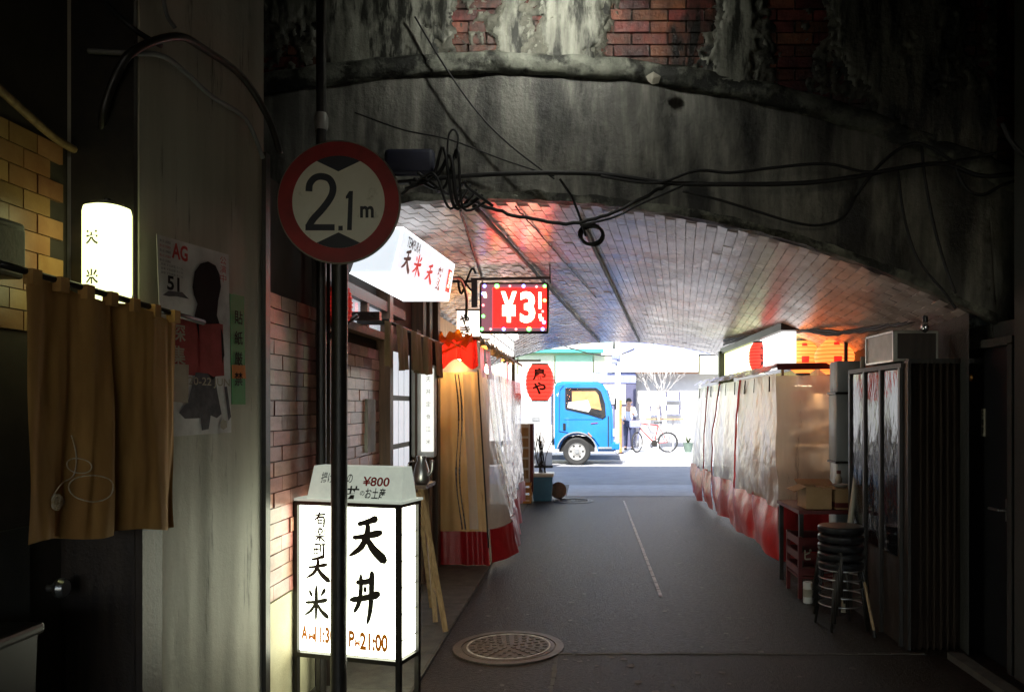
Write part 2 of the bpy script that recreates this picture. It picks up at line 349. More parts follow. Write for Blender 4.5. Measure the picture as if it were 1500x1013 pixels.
mat('facade_cream', (.68, .68, .50), .6, (.62, .63, .46), scale=1.5)
mat('facade_green', (.36, .62, .44), .5, (.32, .56, .4), scale=2)
mat('teal', (.05, .45, .36), .5)
mat('shop_dark', (.10, .10, .16), .4, (.07, .07, .12), scale=2)
mat('blind_blue', (.24, .26, .46), .4, (.18, .2, .36), scale=6, stretch=(6, 1, .5))
mat('bike_red', (.60, .03, .03), .35)
mat('bark', (.42, .40, .38), .8, (.3, .28, .26), scale=20)
mat('post_white', (.72, .72, .72), .5, (.62, .62, .62), scale=4)
mat('post_orange', (.75, .25, .08), .5)
mat('skin', (.50, .30, .21), .6)
mat('shirt', (.55, .60, .72), .8, (.45, .5, .62), scale=9)
mat('trousers', (.03, .04, .09), .8)
mat('hair', (.012, .01, .01), .5)
mat('poster_white', (.84, .82, .82), .8, (.54, .52, .52), scale=6)
mat('poster_red', (.42, .05, .05), .8, (.3, .03, .03), scale=14)
mat('poster_dark', (.022, .016, .018), .8, spec=.12, var=.3)
mat('poster_grey', (.11, .10, .12), .8, (.05, .05, .06), scale=20)
mat('poster_tan', (.45, .40, .30), .5)
mat('green_paper', (.05, .36, .12), .5, (.04, .28, .09), scale=5)
mat('blue_tarp', (.012, .014, .035), .6)
mat('bamboo_pale', (.45, .42, .34), .5, (.3, .28, .22), scale=6, stretch=(4, 4, .5))
mat('ivory', (.46, .42, .33), .5)
mat('foil', (.75, .74, .75), .2, (.6, .5, .52), scale=12, metal=.3, bump=.6, bscale=14)
mat('leaf', (.07, .10, .035), .6)
mat('pot_green', (.14, .2, .16), .6)

# ------------------------------------------------------------------ setting: ground, street, pavements
def sheet(name, x0, x1, y0, y1, z, m, n=1):
    return struct(MB().grid(lambda u, v: (x0 + (x1 - x0) * u, y0 + (y1 - y0) * v, z), n, n).build(name, m))
sheet('ground', -300, 300, -300, 300, 0, 'asphalt')
sheet('road', -60, 60, 15.75, 23.4, .004, 'street')
sheet('drain_strip', -.35, 2.9, 13.75, 15.73, .004, 'pale_concrete')
sheet('asphalt_patch', -.19, 2.1, 1.2, 4.98, .004, 'asphalt_patch')
pv = struct(MB().box((-1.45, 5.4, .008), (1.02, 14.2, .024)).build('shop_pavement', 'pavement'))
for k in range(11):
    MB().box((-1.15, .9 + k * .62, .0215), (.40, .612, .006)).build('slab', 'pavement', pv)
fp = struct(MB().box((0, 26.2, .05), (120, 5.4, .13)).build('far_pavement', 'pale_concrete'))
for k in range(16):
    MB().box((-7.5 + k, 23.41, .056), (.985, .17, .15)).build('kerb_stone', 'pale_concrete', fp)
ml = MB()
for k in range(26):
    y0 = 6.5 + k * .255; ml.add([(.585 + .004 * random.random(), y0, .0045), (.615 + .006 * random.random(), y0, .0045), (.617, y0 + .235, .0045), (.587, y0 + .235, .0045)], [(0, 1, 2, 3)])
struct(ml.build('worn_white_line', 'worn_paint'))
random.seed(11); gs = MB()
for k in range(230):                                       # trodden gum and pale grit
    x = random.gauss(.3, .75); y = 4.2 + 8 * random.random() ** 1.6; r_ = random.choice((.006, .008, .012, .02)) * random.uniform(.7, 1.4)
    if -.9 < x < 1.7: n0 = len(gs.v); gs.v += [Vector((x + r_ * random.uniform(.6, 1.2) * math.cos(t * 1.047), y + r_ * random.uniform(.6, 1.2) * math.sin(t * 1.047), .0065)) for t in range(6)]; gs.f.append(tuple(range(n0, n0 + 6)))
gsp = gs.build('gum_spots', 'gum'); stuff(gsp); gsp['label'] = 'pale gum spots and grit scattered on the lane'; gsp['category'] = 'grit'
pe_ = MB()
for k in range(22): pe_.box((-.19 + .05 + k * .105, 4.985 + random.uniform(-.006, .006), .004), (.10, .022 + random.uniform(0, .012), .006))
for k in range(30): pe_.box((-.195 + random.uniform(-.005, .005), 1.25 + k * .124, .004), (.020 + random.uniform(0, .01), .12, .006))
struct(pe_.build('patch_seam', 'pavement'))
kl = MB().box((2.26, 3.2, .02), (.09, 3.4, .04)); struct(kl.build('threshold_kerb', 'pavement'))
def manhole(name, label, x, y, r):
    t = thing(name, label, 'manhole cover', (x, y, 0))
    MB().lathe([(r, .001), (r, .008), (r * .86, .009), (r * .86, .003)], 48, (x, y, 0)).build('frame_ring', 'iron', t, 30)
    MB().lathe([(.001, .010), (r * .80, .010), (r * .83, .007), (r * .83, .002)], 48, (x, y, 0)).build('cover', 'iron', t, 30)
    MB().lathe([(r * .76, .0085), (r * .76, .0135), (r * .73, .0135), (r * .73, .0085)], 48, (x, y, 0)).build('rim_band', 'worn_paint', t, 30)
    lug = MB()
    for rr in (.12, .24, .36, .48, .60):
        n = max(4, int(rr * 42))
        for k in range(n):
            a = 2 * math.pi * (k + rr * 3) / n; lug.box((x + math.cos(a) * rr * r * 1.1, y + math.sin(a) * rr * r * 1.1, .0115), (.028, .020, .006), a)
    stuff(lug.build('raised_studs', 'iron', t))
    return t
manhole('manhole_cover', 'large round iron manhole cover in front of the lit sign box', -.505, 5.13, .355)
manhole('manhole_cover', 'far manhole cover on the floor near the blue bucket', -.22, 13.05, .33)

# ------------------------------------------------------------------ railway viaduct: vault, arch face, brick wall
YN, YF, RA, CR = 4.9, 15.0, 6.65, 2.82
HALF = 2.95; TH = math.asin(HALF / RA)
def cx(y): return -.58 + .117 * (y - YN)
def vpt(th, y, dr=0):
    r = RA + dr; return Vector((cx(y) + r * math.sin(th), y, CR - .006 * (y - YN) - RA + r * math.cos(th)))
via = thing('railway_viaduct', 'stained concrete and brick railway viaduct with a low vaulted passage', 'viaduct', (-.5, YN, 0))
vault = MB().grid(lambda u, v: vpt(-TH + 2 * TH * u, YN + .02 + (YF - YN - .04) * v), 60, 30).build('vault', 'vault_joint', via, True)
# painted bricks of the vault
BL, BC = .215, .066
nc = int(2 * TH * RA / BC); rows = []
for i in range(nc):
    th = -TH + (i + .5) * 2 * TH / nc; y = YN + .02 + (0 if i % 2 else BL / 2)
    while y + BL < YF:
        rows.append((th, y + BL / 2)); y += BL
bme = None; sing = sorted([q for q in rows if -1.2 < vpt(*q).x < 2.3], key=lambda q: q[1])[:300]; sset = set(sing)
one = MB().box((0, 0, 0), (BC - .0034, BL - .004, .02), taper=.98).mesh('brick'); one.materials.append(MATS['vault_paint'])
def brick_M(th, y):
    dr = -.001 + random.uniform(-.0025, .002) - (.012 if random.random() < .02 else 0)
    p = vpt(th, y, -dr * 0 + .0072 + dr * .5)
    return Matrix.Translation(p) @ Matrix.Rotation(th + random.gauss(0, .007), 4, 'Y') @ Matrix.Rotation(-.117 + random.gauss(0, .005), 4, 'Z') @ Matrix.Rotation(random.gauss(0, .004), 4, 'X')
rest = MB()
for q in rows:
    if q in sset:
        o = bpy.data.objects.new('brick', one); C.objects.link(o); o.matrix_basis = brick_M(*q); adopt(o, vault)
    else:
        M = brick_M(*q); rest.add([M @ v.co for v in one.vertices], [tuple(p.vertices) for p in one.polygons])
stuff(rest.build('far_bricks', 'vault_paint', vault))
# arch face
RL = .80
def face_bottom(x):
    s = x - cx(YN)
    return CR - RA + math.sqrt(RA * RA - s * s) if abs(s) <= 3.08 else 0
def ring_top(x):
    s = x - cx(YN); return CR - RA + math.sqrt((RA + RL) ** 2 - s * s)
def arch_pt(u, v):
    x = -4.6 + 8.2 * u; zb = face_bottom(x); zt = ring_top(x) if abs(x - cx(YN)) < 5 else 3; z = zb + (zt - zb) * v
    return (x, YN - .012 * noise.fractal(Vector((x * 2.2, z * 2.2, 3)), 1, 2, 5) - (.012 if v < .02 else 0), z)
MB().grid(arch_pt, 220, 40).build('arch_face', 'stained_concrete', via, True)
lip = MB()
lip.grid(lambda u, v: (lambda x, e: (x, YN - .05 + .08 * v + .006 * noise.noise(Vector((x * 7, 1, 2))), face_bottom(x) - .008 + .012 * noise.noise(Vector((x * 11, v, 0)))))(-3.6 + 6.1 * u, 0), 160, 3)
lip.grid(lambda u, v: (lambda x: (x, YN - .05 + .006 * noise.noise(Vector((x * 7, 1, 2))), face_bottom(x) - .008 + .012 * noise.noise(Vector((x * 11, 0, 0))) + (.05 + .02 * noise.noise(Vector((x * 5, 3, 0)))) * v))(-3.6 + 6.1 * u), 160, 2)
lip.build('arch_lip', 'ledge_concrete', via, True)
# moulded ledge over the ring
prof = [(-.06, .0), (-.055, .03), (-.03, .05), (.04, .055), (.065, .04), (.075, .0)]
def ledge_pt(u, v):
    x = -4.4 + 7.9 * u; s = (x - cx(YN)); a = math.asin(max(-.99, min(.99, s / (RA + RL))))
    i = v * (len(prof) - 1); k = min(int(i), len(prof) - 2); f = i - k
    dr = prof[k][0] * (1 - f) + prof[k + 1][0] * f; d = prof[k][1] * (1 - f) + prof[k + 1][1] * f
    nn = noise.fractal(Vector((x * 4, v * 3, 5)), 1, 2, 4); d = max(.002, d + .022 * nn); r = RA + RL + .03 + dr + .012 * noise.noise(Vector((x * 6, 9, v)))
    return (cx(YN) + r * math.sin(a), YN - d, CR - RA + r * math.cos(a))
MB().grid(ledge_pt, 260, 10).build('ledge', 'ledge_concrete', via, True)
# brick spandrel above the ledge
spd = MB().grid(lambda u, v: (lambda x: (x, YN + .012, (ring_top(x) if abs(x - cx(YN)) < 5 else 3) * (1 - v) + 5.9 * v))(-4.6 + 8.2 * u), 80, 2).build('spandrel_wall', 'mortar', via)
sb = MB().box((0, 0, 0), (.212, .06, .064)).mesh('brick'); sb.materials.append(MATS['old_brick'])
rs = MB(); cnt = 0
for j in range(50):
    z = 2.35 + j * .0725
    for i in range(40):
        x = -4.5 + i * .222 + (.111 if j % 2 else 0)
        s = abs(x - cx(YN))
        if s > 4.2 or z < ring_top(x) + .06 or z > 5.8: continue
        M = Matrix.Translation((x, YN + .03 - .018 - random.uniform(0, .008), z)) @ Matrix.Rotation(random.gauss(0, .008), 4, 'Y') @ Matrix.Rotation(random.gauss(0, .02), 4, 'Z')
        if -1.6 < x < 2.5 and z < 4.13 and cnt < 296:
            o = bpy.data.objects.new('brick', sb); C.objects.link(o); o.matrix_basis = M; adopt(o, spd); cnt += 1
        else: rs.add([M @ v.co for v in sb.vertices], [tuple(p.vertices) for p in sb.polygons])
stuff(rs.build('upper_bricks', 'old_brick', spd))
# plaster still clinging to the bricks
G = .0125
def pval(x, z):
    f = noise.fractal(Vector((x * 1.9 + 4, z * .8, 8)), 1, 2, 6) + .30 * noise.noise(Vector((x * 7, z * 5, 2))) + .22 * noise.noise(Vector((x * 24, z * 20, 6))) + .12 * noise.noise(Vector((x * 60, z * 50, 1))) + .36
    f -= .55 * math.exp(-((x + .27) / .17) ** 2) * (1 if z < 3.93 else .5) + .8 * math.exp(-((x - .55) / .38) ** 4) + .35 * math.exp(-((x + .95) / .07) ** 2) + (.10 if x > 1 else 0)
    return f
def coat(name, m, thr, off, seed):
    pl = MB(); vid = {}
    def vtx(i, j):
        if (i, j) not in vid:
            x = -2.4 + i * G; z = 3.0 + j * G; vid[(i, j)] = len(pl.v); e = max(0, min(1, (pval(x, z) - thr) * 6))
            pl.v.append(Vector((x + random.uniform(-.005, .005), YN - off * (.45 + .55 * e) - .005 * noise.noise(Vector((x * 8, z * 8, seed))), z + random.uniform(-.005, .005))))
        return vid[(i, j)]
    for i in range(int(4.9 / G)):
        for j in range(int(1.5 / G)):
            x = -2.4 + i * G; z = 3.0 + j * G
            if z > ring_top(x) + .05 and pval(x, z) > thr: pl.f.append((vtx(i, j), vtx(i + 1, j), vtx(i + 1, j + 1), vtx(i, j + 1)))
    stuff(pl.build(name, m, via, True))
coat('plaster_undercoat', 'undercoat', -.12, .034, 1); coat('plaster_patches', 'mossy_plaster', .06, .046, 4)
# abutments, deck and far face
ab = MB()
for sgn in (-1, 1):
    def wl(u, v, s=sgn):
        y = YN + .03 + (YF - YN - .06) * u; p = vpt(TH * s, y); return (p.x - .01 * s, y, p.z * v + .01)
    ab.grid(wl, 20, 4)
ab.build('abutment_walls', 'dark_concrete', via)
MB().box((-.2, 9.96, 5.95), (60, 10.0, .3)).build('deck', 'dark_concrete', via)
def far_face(u, v):
    x = -30 + 60 * u; s = x - cx(YF); zb = CR - .06 - RA + math.sqrt(RA * RA - s * s) if abs(s) < HALF else 0
    return (x, YF, zb + (6.1 - zb) * v)
MB().grid(far_face, 600, 1).build('far_face', 'ledge_concrete', via)
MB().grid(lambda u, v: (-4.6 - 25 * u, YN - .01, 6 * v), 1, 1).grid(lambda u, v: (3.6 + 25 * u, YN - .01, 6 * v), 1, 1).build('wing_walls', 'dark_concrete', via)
tag(MB().add([P(946, 112, 4.79), P(957, 105, 4.79), P(968, 112, 4.79), P(965, 122, 4.79), P(955, 124, 4.79), P(949, 119, 4.79), (P(957, 114, 4.775))],
   [(0, 1, 6), (1, 2, 6), (2, 3, 6), (3, 4, 6), (4, 5, 6), (5, 0, 6)]).build('paper_scrap', 'bamboo_pale'), 'pale torn scrap stuck on the mossy ledge of the viaduct', 'scrap')

# covered approach behind and around the camera
struct(MB().box((-.5, -1.75, 4.95), (9, 13.9, .25)).build('approach_roof', 'dark_concrete'))
struct(MB().box((-3.05, -1.83, 2.4), (.2, 13.5, 4.8)).build('approach_wall_left', 'approach_concrete'))
struct(MB().box((3.35, -1.83, 2.4), (.2, 13.5, 4.8)).build('approach_wall_right', 'approach_concrete'))
struct(MB().box((.1, -8.5, 4.05), (6.4, .2, 1.5)).build('rear_light_baffle', 'approach_concrete'))  # unseen barrier added to cut the daylight coming from behind
struct(MB().box((.1, -3.0, 3.35), (6.4, 10.8, .2)).build('low_light_baffle', 'approach_concrete'))  # unseen low slab added to keep rear sky light off the arch top
# lamp above the frame that washes the brickwork
wl_ = thing('wall_lamp', 'flood lamp on a bracket shining on the brickwork above the ledge', 'lamp', (-.26, 4.88, 4.15))
MB().tube(smooth_path([(-.26, 4.87, 4.36), (-.26, 4.7, 4.42), (-.26, 4.42, 4.36), (-.26, 4.32, 4.08)]), .014).build('bracket', 'black_metal', wl_, True)
fl = MB().box((-.26, 4.222, 3.99), (.30, .012, .19)).box((-.26, 4.275, 4.082), (.30, .10, .010)).box((-.26, 4.255, 3.898), (.30, .06, .010))
fl.box((-.415, 4.290, 3.99), (.010, .13, .19)).box((-.105, 4.290, 3.99), (.010, .13, .19)).build('housing', 'galvanised', wl_)
MB().lathe([(.004, -.045), (.03, -.03), (.038, 0), (.026, .035), (.016, .06)], 16, (-.26, 4.285, 3.98)).build('bulb', 'bulb_white', wl_, True)

# ------------------------------------------------------------------ left: concrete pillar, doorway, noren, lantern
XA, YA, XB, YB = -1.585, 2.82, -1.47, 3.62                  # aisle face of the pillar
pil = thing('concrete_pillar', 'pale board-marked concrete pillar carrying the posters beside the brown curtain', 'pillar', (-1.8, 3.2, 0))
def pillar_pt(u, v):
    z = 4.82 * v; d = .004 * noise.noise(Vector((u * 9, z * .7, 4)))
    return (XA + (XB - XA) * u + d, YA + (YB - YA) * u, z)
pm = MB().grid(pillar_pt, 90, 60)
pm.grid(lambda u, v: (-2.9 + (XA + 2.9) * u, YA, 4.82 * v), 2, 2).grid(lambda u, v: (XB + (-2.9 - XB) * u, YB, 4.82 * v), 2, 2)
pm.build('shaft', 'pillar_concrete', pil, True)
ch = MB(); ch.box((-1.478, 3.63, 1.35), (.05, .05, 2.7)); ch.build('corner_angle', 'black_metal', pil)
pn = Vector((YB - YA, XA - XB, 0)).normalized(); pr = Vector((XB - XA, YB - YA, 0)).normalized()   # outward normal, rightward direction
def on_pillar(px, py, off=.008):
    # where the sight line through a photo pixel meets the pillar face
    k = (px - VX) / F; y = (XA - YA * (XB - XA) / (YB - YA)) / (k - (XB - XA) / (YB - YA))
    return P(px, py, y) + pn * off
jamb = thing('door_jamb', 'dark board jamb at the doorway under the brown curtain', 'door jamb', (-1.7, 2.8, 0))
MB().box((-1.712, 2.80, .74), (.26, .03, 1.48)).build('board', 'dark_wood', jamb)
MB().box((-1.70, 2.806, 3.36), (.22, .024, 2.88)).build('shade_panel', 'black_metal', jamb)  # dark panel added to stand for the shade above the cylinder lamp
MB().box((-1.572, 2.855, .74), (.03, .13, 1.48)).build('return_board', 'dark_wood', jamb)
# recess wall with amber tiles
rw = thing('recess_wall', 'amber tiled wall glowing behind the white cylinder lamp', 'wall', (-1.9, 2.5, 0))
MB().box((-1.88, 2.02, 2.4), (.08, 1.6, 4.8)).build('backing', 'grout', rw)
tme = MB().box((0, 0, 0), (.02, .125, .062)).mesh('tile'); tme.materials.append(MATS['amber_tile'])
for j in range(8, 18):
    for i in range(6):
        y = 2.13 + i * .13 + (.065 if j % 2 else 0)
        if y > 2.77: continue
        o = bpy.data.objects.new('tile', tme); C.objects.link(o); o.location = (-1.838 + random.uniform(-.0015, .0015), y, 1.30 + j * .066); adopt(o, rw)
tag(MB().tube(smooth_path([(-1.80, 2.3, 2.56), (-1.80, 2.5, 2.505), (-1.80, 2.68, 2.46), (-1.80, 2.8, 2.45)]), .014).build('conduit', 'pale_wood', None, True),
    'slim curved conduit over the amber tiles', 'conduit')
dr = thing('side_door', 'dark grey door with a round knob behind the brown curtain', 'door', (-1.8, 2.2, 0))
MB().box((-1.828, 2.1, .58), (.02, 1.0, 1.16)).build('leaf', 'dark_concrete', dr)
MB().lathe([(.012, 0), (.012, .03), (.03, .035), (.034, .05), (.026, .066), (.004, .07)], 16, (-1.818, 2.68, .94), Matrix.Rotation(R(90), 3, 'Y')).build('knob', 'steel', dr, 30)
bk = thing('waste_bin', 'black plastic bin in the dark lower left corner', 'bin', (-1.70, 2.17, 0))
MB().box((-1.70, 2.17, .445), (.20, .30, .89), taper=.82).build('body', 'black_plastic', bk)
MB().bbox((-1.70, 2.17, .905), (.23, .33, .035), .012).build('rim', 'black_plastic', bk)
bx_ = thing('meter_box', 'black box on the doorway wall at the left edge', 'box', (-1.76, 2.3, 1.9))
MB().bbox((-1.765, 2.30, 2.02), (.11, .26, .17), .012).build('case', 'black_plastic', bx_)
MB().bbox((-1.70, 2.30, 2.02), (.02, .20, .12), .006).build('cover', 'black_metal', bx_)
# brown noren on its rod
nz = thing('shop_curtain', 'long brown curtain with a pale gourd print hanging in the doorway', 'curtain', (-1.62, 2.6, 1.2))
A_, B_ = Vector((-1.640, 2.32, 1.945)), Vector((-1.50, 2.92, 1.885))
MB().tube([A_ + (A_ - B_) * .12, A_, B_, B_ + (B_ - A_) * .22], .011).build('rod', 'black_metal', nz, True)
al = (B_ - A_); alx = al.copy(); alx.z = 0; nn_ = Vector((alx.y, -alx.x, 0)).normalized()
def noren_pt(u0, u1, ph):
    def fn(u, v):
        uu = u0 + (u1 - u0) * u; p = A_ + al * uu
        L = .775 - .02 * uu; dz = -.02 - L * v
        f = .024 * math.sin(uu * 17 + ph + .8 * math.sin(v * 1.5 + uu * 4)) * (.35 + .65 * v) + .030 * noise.noise(Vector((uu * 9 + .9 * v, v * 1.3, ph))) * (.4 + .6 * v) + .006 * noise.noise(Vector((uu * 24, v * 2.5, ph + 3)))
        return p + nn_ * (f + .004) + alx * (.035 * v * (uu - .5)) + Vector((0, 0, dz + .008 * math.sin(uu * 12)))
    return fn
cl1 = MB().grid(noren_pt(0, .50, .2), 50, 40).build('panel', 'noren_brown', nz, True)
cl2 = MB().grid(noren_pt(.485, 1.0, 1.4), 50, 40).build('panel', 'noren_brown', nz, True)
for k in range(7):
    q = A_ + al * (.04 + k * .153); MB().box(q + Vector((0, 0, -.012)) + nn_ * .004, (.03, .04, .045)).build('loop', 'noren_brown', nz)
pr_ = MB()                                                   # gourd print, laid on the cloth
fn0 = noren_pt(0, .50, .2)
def onc(u, v): return Vector(fn0(u, v)) + nn_ * .004
def ring(cu, cv, ru, rv, n=28): return [onc(cu + ru * math.cos(2 * math.pi * k / n), cv + rv * math.sin(2 * math.pi * k / n)) for k in range(n + 1)]
pr_.tube(ring(.74, .79, .20, .055), .0022, 5); pr_.tube(ring(.62, .70, .10, .03), .002, 5)
pr_.tube(smooth_path([onc(.30, .83), onc(.45, .78), onc(.58, .74), onc(.60, .66), onc(.56, .58)]), .002, 5)
for k in range(9): pr_.tube(ring(.32 + .12 * random.random(), .845 + .025 * random.random(), .07, .018, 12), .004, 5)
pr_.build('gourd_print', 'noren_print', cl1, True)
# cylinder lamp with the shop name
lm = thing('cylinder_lamp', 'glowing white cylinder lamp above the brown curtain', 'lamp', (-1.632, 2.71, 1.9))
lc = Vector((-1.632, 2.71, 1.905))
MB().lathe([(.058, 0), (.070, .008), (.074, .03), (.074, .30), (.070, .318), (.05, .325)], 40, lc).build('shade', 'lantern_glow', lm, 40)
MB().lathe([(.05, .325), (.05, .335), (.012, .338), (.012, .35)], 24, lc).build('cap', 'black_metal', lm, 30)
MB().bar(lc + Vector((0, 0, .345)), lc + Vector((0, .11, .345)), .014).build('arm', 'black_metal', lm)
def cyl_bend(z0):
    def f(x, y):
        a = -math.pi / 2 + R(22) + x / .0745 - R(28); return lc + Vector((.0752 * math.cos(a), .0752 * math.sin(a), z0 + y))
    return f
lettering('天', 'ink', lm, 0, 0, 0, .044, .046, .025, bend=cyl_bend(.205)); lettering('米', 'ink', lm, 0, 0, 0, .044, .050, .025, bend=cyl_bend(.075))

# posters on the pillar
def pquad(a, b, c, d, off, nu=1): return MB().add([on_pillar(*a, off), on_pillar(*b, off), on_pillar(*c, off), on_pillar(*d, off)], [(0, 1, 2, 3)])
p0 = on_pillar(225, 343, .010)
po = thing('poster', 'large white poster with a dark standing figure and red lettering block', 'poster', p0)
sh = MB(); q_ = [on_pillar(225, 343, .012), on_pillar(331, 373, .012), on_pillar(335, 633, .012), on_pillar(236, 640, .012)]
sh.add(q_ + [p - pn * .002 for p in q_], [(0, 1, 2, 3), (7, 6, 5, 4), (0, 4, 5, 1), (1, 5, 6, 2), (2, 6, 7, 3), (3, 7, 4, 0)]); sh.build('sheet', 'poster_white', po)
def ppoly(name, pts, m, off): 
    mb = MB(); mb.add([on_pillar(x, y, off) for x, y in pts], [tuple(range(len(pts)))]); return mb.build(name, m, po)
ppoly('red_block', [(240, 465), (285, 470), (322, 475), (324, 550), (300, 552), (262, 548), (241, 545)], 'poster_red', .0135)
ppoly('figure', [(277, 420), (280, 398), (289, 386), (300, 383), (311, 389), (317, 402), (319, 420), (315, 440), (313, 462), (322, 490), (324, 520), (318, 545), (306, 556), (298, 545), (290, 520), (284, 480), (280, 462), (284, 445), (279, 432)], 'poster_dark', .0145)
ppoly('robe', [(286, 475), (318, 474), (321, 545), (308, 552), (288, 540)], 'poster_red', .0155)
ppoly('skirt', [(282, 545), (310, 548), (314, 575), (320, 606), (313, 612), (304, 608), (301, 628), (291, 630), (289, 612), (266, 613), (257, 604), (270, 588)], 'poster_grey', .014)  # printed skirt and foot of the figure
ppoly('stick', [(324, 566), (328, 566), (334, 610), (330, 616)], 'poster_grey', .014)
ppoly('ribbon', [(233, 432), (242, 426), (262, 428), (272, 438), (254, 434), (242, 434)], 'poster_grey', .014)
ppoly('caption_box', [(244, 532), (271, 534), (270, 590), (246, 588)], 'poster_tan', .016)
ppoly('seal', [(318, 618), (322, 614), (327, 616), (328, 625), (323, 629), (318, 626)], 'poster_tan', .0145)
def plet(s, x0, y0, x1, y1, m, bold=0, off=.0165, parent=po):
    a = on_pillar(x0, (y0 + y1) / 2, off); b = on_pillar(x1, (y0 + y1) / 2, off); c = (a + b) / 2
    k = (x0 + x1) / 2; t = on_pillar(k, y0, off); bb = on_pillar(k, y1, off)
    rr = pr.copy(); sl = on_pillar(x1, (y0 + y1) / 2, off); rr.z = 0
    return lettering(s, m, parent, c, rr.normalized(), FZ, (b - a).length, (t - bb).length, bold)
plet('AG', 246, 358, 269, 381, 'price_red', .03); plet('51', 239, 405, 257, 426, 'poster_dark', .03)
for k in range(5): plet('第51回 公開講座', 228, 352 + k * 7, 244, 356 + k * 7, 'price_red' if k % 2 else 'poster_grey')
for k in range(3): plet('会場 文化会館 ホール', 230, 388 + k * 6, 262, 392 + k * 6, 'poster_grey')
plet('探', 244, 474, 266, 500, 'poster_tan', .02, .0172); plet('集', 244, 506, 266, 534, 'poster_tan', .02, .0172)
plet('20-22 JUN', 270, 553, 331, 568, 'poster_tan', .01, .0172)
for k, c_ in enumerate('公演中'): plet(c_, 317, 376 + k * 13, 326, 387 + k * 13, 'price_red')
gp = thing('green_notice', 'narrow green notice strip beside the poster on the pillar', 'notice', on_pillar(345, 590, .01))
q_ = [on_pillar(333, 430, .012), on_pillar(354, 434, .012), on_pillar(356, 592, .012), on_pillar(336, 592, .012)]
MB().add(q_ + [p - pn * .002 for p in q_], [(0, 1, 2, 3), (7, 6, 5, 4), (0, 4, 5, 1), (1, 5, 6, 2), (2, 6, 7, 3), (3, 7, 4, 0)]).build('sheet', 'green_paper', gp)
q_ = [on_pillar(335, 534, .0135), on_pillar(355, 535, .0135), on_pillar(356, 554, .0135), on_pillar(336, 554, .0135)]
MB().add(q_, [(0, 1, 2, 3)]).build('sticker', 'orange_cloth', gp)
for k, c_ in enumerate('貼紙厳禁'): plet(c_, 339, 455 + k * 30, 351, 475 + k * 30, 'poster_dark', .01, .0145, gp)

# ------------------------------------------------------------------ left: tempura shop facade
XW = -1.5
sf = thing('tempura_shop', 'brick-tiled tempura shop front under the vault with lattice door', 'shop front', (XW, 5.6, 0))
MB().box((XW - .08, 5.7, 1.32), (.14, 4.1, 2.64)).build('wall', 'grout', sf)
MB().box((XW - .005, 4.0, .31), (.03, .72, .62)).build('plinth', 'cream_plaster', sf)
tme2 = MB().box((0, 0, 0), (.022, .196, .068)).mesh('tile'); tme2.materials.append(MATS['tile'])
tme3 = MB().box((0, 0, 0), (.022, .096, .068)).mesh('tile'); tme3.materials.append(MATS['tile'])
nt_ = 0
for (y0, y1, z0, z1) in ((3.68, 4.36, .63, 2.16), (4.60, 5.68, .2, 2.02)):
    for j in range(int((z1 - z0) / .073)):
        z = z0 + .036 + j * .073; y = y0 + (0 if j % 2 else -.1)
        while y < y1 - .02:
            a = max(y, y0); b = min(y + .2, y1)
            if b - a > .05:
                o = bpy.data.objects.new('tile', tme2 if b - a > .15 else tme3); C.objects.link(o)
                o.location = (XW + .003 + random.uniform(-.003, .004), (a + b) / 2, z); o.rotation_euler = (random.gauss(0, .006), random.gauss(0, .012), random.gauss(0, .01)); adopt(o, sf); nt_ += 1
            y += .2
MB().box((XW + .02, 5.42, 1.42), (.03, .20, .36)).build('repair_plate', 'stained_concrete', sf)
for (y, wd) in ((4.47, .20), (5.75, .09), (6.92, .12), (7.2, .12), (7.6, .12)):
    MB().box((XW + .04, y, 1.3), (.10, wd, 2.6)).build('post', 'dark_wood' if y < 5 else 'brown_wood', sf)
MB().box((XW + .03, 5.2, 2.045), (.075, 1.25, .05)).build('lintel', 'brown_wood', sf)
MB().box((XW + .03, 5.4, 2.26), (.09, 1.7, .07)).build('lintel', 'dark_wood', sf)
for y in (4.72, 5.22):
    wn = MB().box((XW + .02, y + .22, 2.15), (.02, .44, .16)).build('window', 'paper_glow', sf)
    MB().box((XW + .032, y + .22, 2.15), (.006, .43, .15)).build('pane', 'window_glass', wn)
    MB().box((XW + .045, y - .01, 2.15), (.05, .045, .17)).build('mullion', 'brown_wood', wn)
ld = MB().box((XW + .02, 6.17, 1.05), (.03, .76, 2.1)).build('lattice_door', 'dark_wood', sf)
for i in range(4):
    for j in range(5):
        MB().box((XW + .038, 5.885 + i * .19, .32 + j * .37), (.006, .155, .33)).build('paper_pane', 'paper_glow', ld)
MB().box((XW + .06, 6.86, 1.1), (.02, .30, 2.2)).build('side_panel', 'brown_wood', sf)

